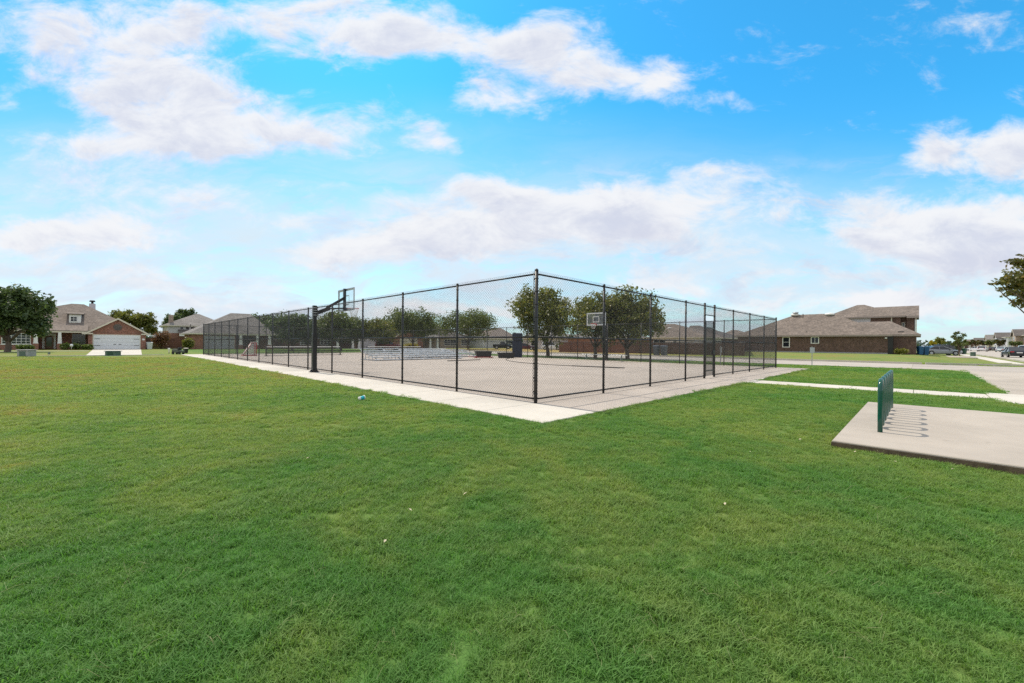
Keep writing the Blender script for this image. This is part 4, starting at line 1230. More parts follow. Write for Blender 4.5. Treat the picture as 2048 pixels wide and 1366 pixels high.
# --- two storey house behind it
X2 = 77.0
y_ = lambda u, x=X2: on_x(u, 650, x).y
h = House('two storey brick and siding house rising behind the long brick house', (82, -2, 0.3), M_BROWN_BRICK, M_ROOF_TAN, mat('taupe trim', (.33, .27, .235), .6))
yL, yR = y_(1650), y_(1836)
ze = 5.95
h.wall(X2, X2 + 9, y_(1741), yL, ze - .1, M_BONE)
h.wall(X2 + .01, X2 + 9, y_(1801), y_(1741) - .003, ze - .1)
h.wall(X2 + .8, X2 + 9, y_(1813), y_(1801) - .003, ze - .1)
h.wall(X2 + .4, X2 + 9, yR + .35, y_(1813) - .003, ze - .35)
h.hip(X2, X2 + 9, y_(1803), yL, ze, [(X2 + 4.5, on_x(1722, 610, X2 + 4.5).y - .4), (X2 + 4.5, on_x(1714, 610, X2 + 4.5).y)], on_x(1717, 610, X2 + 4.5).z, 'y', .45)
h.gable(X2 + .2, X2 + 9, yR + .3, y_(1745) + 2, 5.75, on_x(1838, 613, X2 + 4.6).z - .1, 'y', .35) if False else None
ridge_z = on_x(1800, 614.5, X2 + 4.6).z
rf = MB()
ya, yb = yR - .1, y_(1745)
for (xe, ze2) in ((X2 - .2, 5.75), (X2 + 9.4, 5.75)):
    pts = [(X2 + 4.6, ya, ridge_z), (xe, ya, ze2), (xe, yb, ze2), (X2 + 4.6, yb, ridge_z)]
    rf.slab(pts if xe < X2 + 4 else pts[::-1], (0, 0, .15))
rf = h.part(rf, 'roof', M_ROOF_TAN)
h.part(MB().slab([(X2 + .4, yR + .36, 5.6), (X2 + 8.8, yR + .36, 5.6), (X2 + 4.6, yR + .36, ridge_z - .05)], (0, .2, 0)), 'gable_wall', M_BROWN_BRICK)
h.part(MB().box(X2 - .25, X2 - .16, ya, y_(1813), 5.6, 5.9), 'fascia', h.tr, rf)
yy = y_(1783); h.part(MB().box(X2 - .12, X2 + .0, yy - .07, yy + .07, 3, 5.8), 'downpipe', M_CREAM)
yy = y_(1832); h.part(MB().box(X2 + .28, X2 + .39, yy - .07, yy + .07, 0, 5.6), 'downpipe', M_CREAM)
h.window('x', X2 + .8, y_(1811) + .05, y_(1802) - .05, 3.9, 5.0, 1, 2, M_CREAM)
h.window('x', X2 + .4, y_(1829) , y_(1819), .0, .01, 1, 1) if False else None

# --- distant two storey houses along the side street (right edge)
def far_house(label, x0, x1, wallm, roofm, gx, yf=-30.0, dep=11.0, ze=5.3, zr=7.6):
    """front towards the street (+y); built in local coordinates facing -y and turned round"""
    w = x1 - x0
    h = House(label, (0, 0, 0), wallm, roofm, group='distant houses along the side street')
    h.wall(0, w, 0, dep, ze - .1, None, -.2)
    h.hip(0, w, 0, dep, ze, [(w * .32, dep / 2), (w * .68, dep / 2)], zr, 'x', .5)
    h.wall(gx, gx + w * .36, -1.6, -.01, ze - .1, None, -.2)
    h.gable(gx, gx + w * .36, -1.6, 3, ze - .1, zr - .4, 'y', .4)
    for z0 in (.9, 3.4):
        h.window('y', -1.6, gx + w * .12, gx + w * .24, z0, z0 + 1.4, 2, 2)
        for k in (.55, .78): h.window('y', 0, w * k, w * k + 1.5, z0, z0 + 1.4, 2, 2)
    h.garage_door(w * .74, w * .74 + 2.4, -.09, 0, 2.1, M_GDOOR) if False else None
    for xx in (-.02, w - .28): h.part(MB().box(xx, xx + .3, -.03, .3, 0, ze - .21), 'corner_board', M_WHITE)
    for k in (.25, .6):                                   # windows in the gable end towards the court
        f = MB().box(w + .002, w + .04, dep * k, dep * k + 1.3, 3.5, 4.8); f = h.part(f, 'window', M_WHITE)
        h.part(MB().box(w + .041, w + .05, dep * k + .1, dep * k + 1.2, 3.6, 4.7), 'pane', M_GLASS, f)
    h.t.location = (x1, yf, 0.0); h.t.rotation_euler = (0, 0, math.pi)
    return h


far_house('tan two storey house nearest along the side street at right edge', 197, 218, M_TAN_BRICK, M_ROOF_DARK, 9)
far_house('second distant house, grey brown with white corner boards', 236, 256, M_BONE, M_ROOF_DARK, 2)
far_house('third distant house down the row, cream walled with gable', 276, 298, M_CREAM, M_ROOF_GREY, 10, ze=5.0, zr=7.4)
far_house('fourth distant house down the row, low grey roofed', 325, 350, M_TAN_BRICK, M_ROOF_DARK, 4, ze=4.6, zr=6.8)
far_house('smallest distant house farthest down the side street', 400, 425, M_BROWN_BRICK, M_ROOF_TAN, 4, ze=4.6, zr=6.8)


# ------------------------------------------------------------------ timber fences
def timber_fence(label, p0, p1, h, m, z=0.0, panel=2.4):
    p0, p1 = Vector((*p0, z)), Vector((*p1, z)); L = (p1 - p0).length; d = (p1 - p0) / L
    t = thing('timber_fence', label, 'fence', p0, math.atan2(d.y, d.x))
    n = max(1, round(L / panel)); w = L / n; rnd = random.Random(int(L * 10))
    var = []
    for q in range(3):
        mb = MB(); k = 0.0
        while k < w - 0.02:
            bw = min(0.14, w - k - 0.004)
            mb.box(k + .004, k + bw - .004, -.012 + rnd.uniform(-.006, .006), .01, -.1, h + rnd.uniform(-.015, .015)); k += 0.144
        var.append(mb.mesh('board_panel', m))
    rail = MB().box(0, w, .011, .05, h * .2, h * .2 + .09).box(0, w, .011, .05, h * .8, h * .8 + .09).mesh('rails', m)
    post = MB().box(-.05, .05, .051, .15, -.2, h - .05).mesh('post', m)
    for k in range(n):
        o = link('board_panel', var[k % 3], t, (k * w, 0, 0)); o['kind'] = 'stuff'
        link('rails', rail, t, (k * w, 0, 0)); link('post', post, t, (k * w, 0, 0))
    return t


XF = 47.0
timber_fence('long brown timber fence across the street, left of the brick house', (XF, on_x(1488, 700, XF).y), (XF, on_x(1250, 700, XF).y), 1.64, M_FENCE_BROWN, -.03)
timber_fence('red brown timber fence beyond the dry yellow field', (XF, on_x(1249, 700, XF).y), (XF, on_x(1118, 700, XF).y), 1.64, M_FENCE_RED, -.03)
timber_fence('red cedar fence behind the pale rubbish bin on the left', (-2.3, 84.5), (on_y(400, 690, 84.5).x, 84.5), 1.85, M_FENCE_RED, -.03)
timber_fence('short return of brown fence joining the brick house', (XF, on_x(1489, 700, XF).y), (62, 12.5), 1.64, M_FENCE_BROWN, 0.1)


# ------------------------------------------------------------------ cars
def loft(mb, secs, smooth=False, cap=True):
    n = len(secs[0]); b = len(mb.v)
    vs = [p for s in secs for p in s]; fs = []
    for i in range(len(secs) - 1):
        for j in range(n):
            fs.append((i * n + j, i * n + (j + 1) % n, (i + 1) * n + (j + 1) % n, (i + 1) * n + j))
    if cap: fs += [tuple(reversed(range(n))), tuple(range((len(secs) - 1) * n, len(secs) * n))]
    return mb.add(vs, fs, smooth)


def make_car(label, paint, kind='sedan', loc=(0, 0, 0), rz=0.0):
    """front towards +x"""
    t = thing('parked_car', label, 'car' if kind != 'pickup' else 'pickup', loc, rz, 'cars parked around the park')
    suv = kind != 'sedan'
    L2, W, belt, top = (2.35, .92, .92, 1.44) if not suv else (2.35, .96, 1.08, 1.76)
    def sec(x, w, zb, zt):
        r = .07
        return [(x, -w * .93, zb), (x, w * .93, zb), (x, w, zb + .18), (x, w, zt - .16), (x, w * .94, zt - .03), (x, w * .8, zt), (x, -w * .8, zt), (x, -w * .94, zt - .03), (x, -w, zt - .16), (x, -w, zb + .18)]
    if not suv: prof = [(-2.32, .72, .42, .80), (-2.22, .84, .26, .96), (-1.6, .92, .2, belt + .06), (-.6, .92, .2, belt), (.9, .92, .2, belt - .02), (1.7, .9, .2, .84), (2.15, .82, .26, .70), (2.32, .68, .36, .58)]
    else: prof = [(-2.32, .80, .48, 1.0), (-2.25, .90, .32, 1.1), (-1.6, .96, .26, belt + .02), (-.6, .96, .26, belt), (.9, .96, .26, belt), (1.7, .94, .26, 1.03), (2.15, .86, .30, .92), (2.32, .74, .42, .76)]
    loft(MB(), [sec(*p) for p in prof]).build('body', paint, t)
    def gsec(x, w, z): return [(x, -w, z[0]), (x, w, z[0]), (x, w * .80, z[1]), (x, -w * .80, z[1])]
    g = MB(); w = W * .93
    if kind == 'sedan': st_ = [(-1.95, .80), (-1.0, 1.40), (.1, 1.42), (1.15, .80)]
    elif kind == 'suv': st_ = [(-2.2, 1.0), (-1.95, 1.70), (.2, 1.72), (1.2, 1.0)]
    else: st_ = [(-.55, 1.0), (-.45, 1.70), (.3, 1.72), (1.2, 1.0)]
    (xa, _), (xb, zb_), (xc, zc_), (xd, _) = st_; z0 = belt - .06
    vs = [(xa, -w, z0), (xa, w, z0), (xd, w, z0), (xd, -w, z0), (xb, -w * .78, zb_), (xb, w * .78, zb_), (xc, w * .78, zc_), (xc, -w * .78, zc_)]
    g.add(vs, [(0, 1, 5, 4), (1, 2, 6, 5), (2, 3, 7, 6), (3, 0, 4, 7), (4, 5, 6, 7)])
    g.build('windows', M_GLASS, t)
    rf = MB().add([(xb - .06, -w * .79, zb_ - .03), (xb - .06, w * .79, zb_ - .03), (xc + .08, w * .79, zc_ - .03), (xc + .08, -w * .79, zc_ - .03),
                   (xb + .02, -w * .7, zb_ + .035), (xb + .02, w * .7, zb_ + .035), (xc, w * .7, zc_ + .035), (xc, -w * .7, zc_ + .035)],
                  [(4, 5, 6, 7), (0, 1, 5, 4), (1, 2, 6, 5), (2, 3, 7, 6), (3, 0, 4, 7), (3, 2, 1, 0)])
    for sy in (-1, 1):                                # pillars
        for (p, q) in (((xa, z0), (xb, zb_)), ((xd, z0), (xc, zc_))):
            rf.bar((p[0], sy * w * 1.0, p[1]), (q[0], sy * w * .785, q[1]), .08, .09)
        xm = (xa + xd) / 2 - .05; rf.bar((xm, sy * w * 1.005, z0), (xm - .05, sy * w * .79, zb_), .05, .1)
    rf.build('roof', paint, t)
    if kind == 'pickup':
        MB().box(-2.28, -.62, -.93, -.86, .95, 1.14).box(-2.28, -.62, .86, .93, .95, 1.14).box(-2.30, -2.22, -.93, .93, .9, 1.14).build('bed_walls', paint, t)
    wr = .33 if not suv else .38
    for sx in (-1.42, 1.42):
        for sy in (-1, 1):
            y0 = sy * (W - .17); y1 = sy * (W + .015)
            ty = MB().tube([(sx, y0, wr), (sx, y1, wr)], wr, 18).build('wheel', M_RUBBER, t)
            MB().tube([(sx, y1 - sy * .02, wr), (sx, y1 + sy * .008, wr)], [wr * .66, wr * .6], 14).build('rim', M_RIM, ty)
            MB().tube([(sx, sy * (W + .003), wr), (sx, sy * (W + .006), wr)], wr * 1.13, 18).build('wheel_arch', M_RUBBER, t)
    zl = .66 if not suv else .88
    for sy in (-1, 1):
        MB().cbox(2.06, 2.24, sy * .62 - .15, sy * .62 + .15, zl - .06, zl + .07, .03).build('headlight', M_LAMP_WHITE, t)
        MB().cbox(-2.345, -2.16, sy * .64 - .16, sy * .64 + .16, zl + .05, zl + .2, .03).build('taillight', M_LAMP_RED, t)
        MB().cbox(.72, .9, sy * (W + .02) - .0, sy * (W + .02) + sy * .16 if sy > 0 else sy * (W + .02), belt, belt + .13, .02).build('mirror', paint, t) if sy > 0 else MB().cbox(.72, .9, -(W + .18), -(W + .02), belt, belt + .13, .02).build('mirror', paint, t)
    MB().box(-2.36, -2.325, -.26, .26, .62, .75).build('number_plate', M_WHITE, t)
    MB().box(-2.34, -2.2, -.78, .78, .34, .46).box(2.2, 2.335, -.7, .7, .32, .42).build('bumper', M_BLACK, t)
    return t


P_SILVER = car_paint('silver grey paint', (.30, .31, .34)); P_NAVY = car_paint('dark navy paint', (.012, .014, .03)); P_WHITE = car_paint('white car paint', (.72, .73, .75), 0)
P_BLACK = car_paint('black car paint', (.012, .012, .014)); P_RED = car_paint('dark red paint', (.16, .012, .018)); P_PALE = car_paint('pale blue paint', (.58, .67, .72)); P_GREENC = car_paint('sea green paint', (.05, .16, .16)); P_MAR = car_paint('maroon paint', (.10, .02, .03))


def car_at(label, paint, kind, u, v, depth, face, z=None):
    """u, v: middle of the car at its wheels; face: yaw in degrees, 0 = along +x"""
    p = at_depth(u, v, depth)
    return make_car(label, paint, kind, (p.x, p.y, gh(p.x, p.y) if z is None else z), R_(face))


car_at('silver grey sedan parked beside the corner brick house', P_SILVER, 'sedan', 1880, 710, 64, -42 - 25, 0.06)
car_at('dark navy sedan seen from behind at the right edge', P_NAVY, 'sedan', 2029, 716, 57, 5, -0.02)
car_at('sea green car parked behind the silver sedan', P_GREENC, 'sedan', 1872, 705, 74, -60, 0.03)
car_at('black tall vehicle behind the nose of the silver sedan', P_BLACK, 'suv', 1898, 707, 76, -50, 0.03)
car_at('white hatchback driving down the side street', P_WHITE, 'suv', 1965, 698, 128, -10, -0.02)
car_at('small white car farthest along the side street', P_WHITE, 'sedan', 1949, 692, 150, 60, -0.02)
car_at('pale blue sedan parked on the grass verge of the side street', P_PALE, 'sedan', 2005, 696, 118, -20, 0)
car_at('pale blue tall car at the right edge behind the navy sedan', P_PALE, 'suv', 2062, 701, 72, -25, 0)
car_at('black sedan parked past the white hatchback', P_BLACK, 'sedan', 1984, 694, 145, 0, 0)
car_at('dark red car parked before the columned brick house', P_RED, 'suv', 776, 697, 76, -20, -.03)
car_at('black pickup on the drive of the purple roofed house', P_BLACK, 'pickup', 1005, 697, 100, -45, -.03)
car_at('maroon car parked right of the navy padded stand', P_MAR, 'sedan', 1050, 696, 90, -50, -.03)
car_at('white car parked behind the slanted tree trunk', P_WHITE, 'suv', 1103, 696, 92, -50, -.03)
p_ = at_depth(1840, 708, 60)
wheelie_bin('left blue bin standing at the corner of the brick house', (63.75, -6.42, gh(63.75, -6.42)), R_(-60), M_BLUE_BIN, s=.98).scale = (.78, .78, 1)
wheelie_bin('right blue bin of the pair at the corner of the brick house', (64.6, -6.92, gh(64.6, -6.92)), R_(-70), M_BLUE_BIN, s=.98).scale = (.78, .78, 1)
p_ = at_depth(1927, 703, 75)
wheelie_bin('dark green bin standing behind the young street tree', (p_.x, p_.y, 0.0), R_(-30), M_DKGREEN)
p_ = at_depth(1946, 711, 60)
pd = thing('cable_pedestal', 'dull green cable pedestal beside the young street tree', 'cable pedestal', (p_.x, p_.y, 0.0), R_(-40))
MB().cbox(-.2, .2, -.2, .2, 0, .55, .05).build('body', M_XFMR, pd); MB().cbox(-.23, .23, -.23, .23, .552, .66, .05).build('cap', M_XFMR, pd)


# ------------------------------------------------------------------ vegetation
def leaf_cloud(rng, lobes, n, size, up=.25, reach=1.28, spread=.30):
    """n leaf clumps spread through the outer part of the lobes; returns verts, faces"""
    L0 = np.array(lobes)
    vol = (L0[:, 3] * L0[:, 4] * L0[:, 5]) ** 0.67; pick = rng.choice(len(L0), n, p=vol / vol.sum())
    L = L0[pick]
    # every lobe carries its own set of sprays, so that its outline is ragged
    ns = 16
    spr = rng.normal(size=(len(L0), ns, 3)); spr[:, :, 2] += up; spr /= np.linalg.norm(spr, axis=2)[:, :, None]
    slen = rng.uniform(.75, reach, size=(len(L0), ns))
    which = rng.integers(0, ns, n)
    ax = spr[pick, which]; sl = slen[pick, which]
    d = ax + rng.normal(0, spread, size=(n, 3)); d /= np.linalg.norm(d, axis=1)[:, None]
    al = np.clip((d * ax).sum(1), 0, 1) ** 3
    r = (rng.random(n) ** .45) * (.55 + .45 * al) * sl
    c = L[:, :3] + d * L[:, 3:6] * r[:, None] + rng.normal(0, .05, (n, 3)) * L[:, 3:6]
    nrm = d * 0.5 + rng.normal(size=(n, 3)) * .8 + np.array([0, 0, .45]); nrm /= np.linalg.norm(nrm, axis=1)[:, None]
    t = np.cross(nrm, rng.normal(size=(n, 3))); t /= np.linalg.norm(t, axis=1)[:, None]
    b = np.cross(nrm, t); s = size * rng.uniform(.55, 1.3, n)[:, None]
    v = np.stack([c - t * s, c - b * s * .55 + nrm * s * .12, c + t * s, c + b * s * .55 + nrm * s * .12], 1).reshape(-1, 3)
    return v, np.arange(4 * n).reshape(-1, 4)


def quad_mesh(name, v, f, m):
    me = bpy.data.meshes.new(name)
    n = len(v); k = len(f)
    me.vertices.add(n); me.vertices.foreach_set('co', v.astype(np.float32).ravel())
    me.loops.add(4 * k); me.loops.foreach_set('vertex_index', f.astype(np.int32).ravel())
    me.polygons.add(k); me.polygons.foreach_set('loop_start', np.arange(0, 4 * k, 4, dtype=np.int32))
    me.materials.append(m); me.update(calc_edges=True); me.validate()
    return me


def tree(name, label, cat, loc, H, R, z0, leafm, seed, n=6000, size=.2, tr=.16, lean=(0, 0), nl=14, group=None, sq=1.0, lobes=None, flatb=.35, lf=(.26, .46), plume=None):
    """trunk with limbs and a crown of leaf clumps; crown from z0 to H, radius R"""
    rng = np.random.default_rng(seed); rnd = random.Random(seed)
    t = thing(name, label, cat, loc, 0, group)
    hc = (H - z0) / 2; zc = z0 + hc
    lb = []
    for k in range(nl):                                  # lobes spread over the whole crown ellipsoid
        zz = -.80 + 1.62 * (k + .5) / nl + rnd.uniform(-.1, .1); zz = max(-.85, min(.85, zz))
        a = 2 * math.pi * (k * .618 + rnd.uniform(-.08, .08)); q = rnd.uniform(.45, .80)
        w = math.sqrt(max(.12, 1 - zz * zz * (1.0 if zz > 0 else .55)))
        rl = R * rnd.uniform(*lf)
        lb.append((lean[0] * (zz + 1) / 2 + (R - rl * .8) * q * 1.2 * w * math.cos(a), lean[1] * (zz + 1) / 2 + (R - rl * .8) * q * 1.2 * w * math.sin(a) * sq, zc + (hc - min(rl * .8, hc * .4)) * zz, rl, rl, min(rl * .85, hc * .5)))
    rl = R * .5
    lb += [(lean[0] * .5, lean[1] * .5, zc, rl, rl, hc * .55)]
    if lobes: lb = lobes
    v, f = leaf_cloud(rng, lb, n, size, *(plume or (.25, 1.28, .30)))
    v[:, 2] = np.maximum(v[:, 2], z0 * .9)
    o = link('crown', quad_mesh('crown', v, f, leafm), t); o['kind'] = 'stuff'
    mb = MB(); zf = z0 + hc * .25
    tx = lambda s: (lean[0] * .35 * s + .06 * math.sin(s * 7 + seed), lean[1] * .35 * s + .05 * math.cos(s * 6 + seed))
    tp = [(*tx(s), -.15 + (zf + .15) * s) for s in (0, .08, .3, .6, 1.0)]
    mb.tube(tp, [tr * 1.45, tr * 1.1, tr, tr * .85, tr * .7], 10)
    for k, l in enumerate(lb[:9]):
        p0 = Vector(tp[3 if k % 2 else 4]); p1 = Vector(l[:3]); mid = p0.lerp(p1, .5) + Vector((rnd.uniform(-.2, .2), rnd.uniform(-.2, .2), .25))
        mb.tube([p0, mid, p1], [tr * .55, tr * .35, tr * .12], 6)
    mb.build('trunk', M_BARK, t)
    return t


LF_OAK = leaf_mat('live oak leaves', (.055, .080, .024), (.180, .210, .068))
LF_DARK = leaf_mat('dark oak leaves', (.038, .068, .030), (.140, .190, .075))
LF_ELM = leaf_mat('elm leaves', (.072, .092, .020), (.225, .235, .052), (.26, .21, .05))
LF_YEL = leaf_mat('yellow green leaves', (.10, .12, .02), (.26, .25, .05))
LF_RUST = leaf_mat('rusty leaves', (.12, .06, .03), (.24, .14, .07), (.30, .12, .08))
LF_HEDGE = leaf_mat('clipped hedge leaves', (.05, .09, .02), (.16, .21, .055))
LF_GOLD = leaf_mat('golden leaves', (.30, .24, .02), (.55, .45, .04))
LF_ROW = leaf_mat('roadside leaves', (.045, .055, .018), (.13, .13, .045), (.22, .11, .03))


def tree_px(name, label, u, y, u_w, v_top, v_bot, leafm, seed, cat='tree', **kw):
    """tree standing at photo column u on the line at world y; crown u_w pixels wide, reaching v_top"""
    p = on_y(u, 690, y); dep = (p - CAM).dot(Vector((.7071, .7071, 0)))
    hz = 686.5 + (u - 1024) * .0079
    H = CAM.z + (hz - v_top) * dep / F2048; zb = max(.3, CAM.z + (hz - v_bot) * dep / F2048); R = u_w / 2 * dep / F2048
    return tree(name, label, cat, (p.x, p.y, gh(p.x, p.y)), H, R, zb, leafm, seed, **kw)


G1 = 'oak trees in the front yards beyond the court'
tree_px('oak_tree', 'big dark oak at the left edge in front of the brick house', 16, 66, 138, 557, 686, LF_DARK, 11, n=16000, size=.19, nl=26, tr=.25)
tree_px('shade_tree', 'round green tree behind the white garage house', 246, 112, 62, 613, 676, LF_ELM, 12, n=5000, size=.22)
tree_px('shade_tree', 'second round green tree right of the garage roof', 288, 110, 58, 617, 676, LF_ELM, 13, n=5000, size=.22)
tree_px('shade_tree', 'dark tree behind the chimney of the two storey house', 345, 124, 44, 622, 665, LF_DARK, 14, n=3500, size=.24)
tree_px('shade_tree', 'taller dark tree behind the two storey house roof', 372, 126, 42, 611, 660, LF_DARK, 15, n=3500, size=.24)
tree_px('shade_tree', 'dark tree top behind the grey roofed house', 528, 104, 80, 625, 670, LF_DARK, 16, n=4500, size=.24)
tree_px('oak_tree', 'dense dark oak right of the columned porch', 584, 64, 116, 621, 694, LF_DARK, 17, n=11000, size=.18, group=G1, nl=22)
tree_px('oak_tree', 'spreading oak behind the black hoop backboard', 682, 62, 132, 618, 692, LF_OAK, 18, n=12000, size=.18, group=G1, nl=24)
tree_px('oak_tree', 'low olive oak between two taller oaks', 757, 60, 104, 632, 690, LF_ELM, 19, n=9000, size=.18, group=G1, nl=20)
tree_px('oak_tree', 'wide rounded oak behind the red car', 826, 64, 142, 612, 684, LF_OAK, 20, n=14000, size=.19, group=G1, nl=26)
tree_px('oak_tree', 'broad oak with flat bottom left of the navy padded stand', 936, 64, 140, 614, 684, LF_OAK, 21, n=14000, size=.19, group=G1, nl=26)


def tree_d(name, label, u, v, depth, u_w, v_top, v_bot, leafm, seed, **kw):
    p = at_depth(u, v, depth); hz = 686.5 + (u - 1024) * .0079
    H = CAM.z + (hz - v_top) * depth / F2048; zb = max(.3, CAM.z + (hz - v_bot) * depth / F2048); R = u_w / 2 * depth / F2048
    return tree(name, label, 'tree', (p.x, p.y, gh(p.x, p.y)), H, R, zb, leafm, seed, **kw)


tree_d('elm_tree', 'slanted elm with feathery crown right behind the corner post', 1097, 711, 45.5, 140, 566, 694, LF_ELM, 31, plume=(.55, 1.75, .22), n=15000, size=.14, nl=26, tr=.2, lean=(-.8, .5), lf=(.24, .40))
tree_d('elm_tree', 'elm behind the clear backboard of the far hoop', 1190, 715, 40.0, 130, 581, 694, LF_ELM, 32, plume=(.55, 1.75, .22), n=12000, size=.13, nl=24, tr=.17, lf=(.26, .42))
tree_d('elm_tree', 'wide elm right of the far hoop reaching over the timber fence', 1254, 716, 39.0, 150, 578, 696, LF_ELM, 33, plume=(.55, 1.75, .22), n=15000, size=.14, nl=26, tr=.19, lf=(.26, .42))
tree_d('young_tree', 'thin young street tree with open crown by the side street', 1919, 712, 56.0, 31, 657, 706, LF_OAK, 34, n=620, size=.16, tr=.06, nl=8, lf=(.28, .44))
# tree whose branches hang into the picture at the right
p_ = at_depth(2165, 720, 15.5)
lob = []
rq = random.Random(8)
for (u, v, s) in ((2040, 530, .55), (2052, 552, .75), (2030, 560, .5), (2012, 560, .28), (1998, 567, .17), (1984, 568, .10), (2046, 590, .6), (2036, 575, .5), (2048, 606, .35), (2032, 602, .22), (2026, 520, .16), (2015, 522, .09), (2043, 511, .12), (2024, 585, .2),
                  (2086, 560, .8), (2120, 520, 1.0), (2170, 540, 1.3), (2190, 460, 1.3), (2230, 540, 1.4)):
    q = at_depth(u, v, 15.5 + rq.uniform(-.7, .7)) - Vector((p_.x, p_.y, 0))
    lob.append((q.x, q.y, q.z, s, s, s * .5))
big = tree('shade_tree', 'tree at the right edge with leafy branches hanging into view', 'tree', (p_.x, p_.y, 0), 4.6, 3, .8, leaf_mat('bronzed leaves', (.065, .072, .018), (.20, .19, .05), (.26, .18, .05)), 41, n=11000, size=.07, tr=.07, lobes=lob)


def clump(name, label, cat, loc, rx, ry, rz, leafm, seed, n=1500, size=.09, group=None, boxy=False, stems=True):
    rng = np.random.default_rng(seed); rnd = random.Random(seed)
    t = thing(name, label, cat, loc, 0, group)
    if boxy: lb = [(sx * rx * .5, sy * ry * .4, rz * .9 + sz * rz * .35, rx * .55, ry * .6, rz * .62) for sx in (-1, 0, 1) for sy in (-1, 1) for sz in (-1, 1)]
    else: lb = [(0, 0, rz, rx, ry, rz)] + [(rx * .45 * math.cos(a), ry * .45 * math.sin(a), rz * rnd.uniform(.8, 1.15), rx * .62, ry * .62, rz * .7) for a in (0.3, 1.6, 2.8, 4.1, 5.3)]
    v, f = leaf_cloud(rng, lb, n, size); v[:, 2] = np.maximum(v[:, 2], 0.0)
    o = link('foliage', quad_mesh('foliage', v, f, leafm), t); o['kind'] = 'stuff'
    if stems:
        mb = MB()
        for k in range(6):
            a = k * 1.05; mb.tube([(.08 * math.cos(a), .08 * math.sin(a), 0), (rx * .5 * math.cos(a), ry * .5 * math.sin(a), rz * 1.2)], [.03, .012], 5)
        mb.build('stems', M_BARK, t)
    return t


def clump_px(name, label, cat, u0, u1, v0, v1, y, leafm, seed, **kw):
    a, b2 = on_y(u0, v1, y), on_y(u1, v1, y); zt = on_y((u0 + u1) / 2, v0, y).z
    rx = abs(b2.x - a.x) / 2
    return clump(name, label, cat, ((a.x + b2.x) / 2, y, -.03), rx, min(rx, 1.1), zt / 2, leafm, seed, **kw)


clump_px('shrub', 'wide dark clipped shrub under the left front window', 'shrub', 33, 68, 686, 700, 76.5, LF_HEDGE, 51, n=2500)
clump_px('shrub', 'left round clipped shrub of the pair by the porch', 'shrub', 119, 141, 686, 700, 78, LF_HEDGE, 52, n=2200)
clump_px('shrub', 'right round clipped shrub of the pair by the porch', 'shrub', 141, 163, 686, 700, 78, LF_HEDGE, 53, n=2200)
clump_px('hedge', 'square clipped hedge beside the white garage door', 'hedge', 163, 187, 687, 701, 78, LF_HEDGE, 54, n=2600, boxy=True)
clump_px('shrub', 'yellow green rounded shrub by the grey roofed house', 'shrub', 364, 389, 675, 699, 78, LF_YEL, 55, n=2200, size=.12)
clump_px('shrub', 'loose rusty brown shrub before the red cedar fence', 'shrub', 302, 342, 657, 699, 83, LF_RUST, 56, n=2600, size=.12)
clump_px('shrub', 'golden yellow shrub right of the dark red car', 'shrub', 806, 838, 686, 698, 68, LF_GOLD, 57, n=1500, size=.12)
pq = on_x(1803, 707, 61.4)
clump('shrub', 'small yellow green bush in the dark corner of the brick house', 'shrub', (pq.x, pq.y, .38), .75, .65, .42, LF_YEL, 58, n=1300, size=.08)
for k, (u, v0, w, dep, m) in enumerate(((1880, 672, 24, 170, LF_YEL), (1866, 680, 14, 180, LF_GOLD), (1934, 682, 16, 190, LF_ROW), (1950, 678, 20, 190, LF_ROW), (1966, 679, 18, 160, LF_ROW), (1980, 680, 16, 155, LF_OAK), (1998, 677, 20, 140, LF_ROW), (2030, 682, 24, 125, LF_OAK), (1912, 681, 12, 200, LF_ROW))):
    lab = ['yellow autumn tree above the parked silver sedan', 'small golden tree left of the yellow autumn tree', 'leftmost low roadside tree along the side street houses', 'roadside tree before the low grey roofed far house',
           'roadside tree before the pointed far house', 'dark roadside tree beside the white hatchback', 'bushy roadside tree before the nearest tan far house', 'dark green low tree at the right edge before the tan house', 'small roadside tree right of the young street tree'][k]
    tree_d('roadside_tree', lab, u, 696, dep, w, v0, 691, m, 60 + k, n=900, size=.35, nl=8, tr=.12, group='roadside trees down the side street')

# far woods closing the horizon
rng = np.random.default_rng(5)
lob = []
for k in range(420):
    a = R_(rng.uniform(-62, 62)) ; D = rng.uniform(420, 700)
    dirx = math.sin(R_(45) + a); diry = math.cos(R_(45) + a)
    if a < R_(20): D = rng.uniform(300, 600)
    hgt = rng.uniform(4, 7.5) if a > R_(30) else rng.uniform(4, 8)
    lob.append((CAM.x + dirx * D, CAM.y + diry * D, hgt * .5, rng.uniform(9, 18), rng.uniform(9, 18), hgt * .62))
v, f = leaf_cloud(rng, lob, 26000, 1.3)
v[:, 2] = np.maximum(v[:, 2], -.03)
o = link('far_woods', quad_mesh('far_woods', v, f, leaf_mat('far wood leaves', (.028, .05, .035), (.06, .09, .06))))
tag(o, 'low dark line of woods along the horizon', 'woods', None, 'stuff')

# ------------------------------------------------------------------ lawn grass
def on_concrete(x, y, m=0.0):
    a = (x > W0 + m) & (x < 23.2 - m) & (y > W0 + m) & (y < 46.6)
    a |= (x > .06 + m) & (x < 5.66 - m) & (y > -9.6) & (y < -5.5 - m)
    a |= (x > 9.98 + m) & (x < 11.36 - m) & (y < -1.6) & (y > -8)
    a |= (x > 9.0) & (x < 12.0) & (y < -7.78 - m)
    a |= (x > 12.0) & (x < 28.7) & (y < -8.27 - m)
    a |= (x > 28.5) & (x < 39.1)
    a |= (x > 11.3) & (x < 12.9) & (y > -1.9) & (y < -1.6) & ((x - 11.36) / 1.54 > (-1.664 - y) * 4.2)
    return a


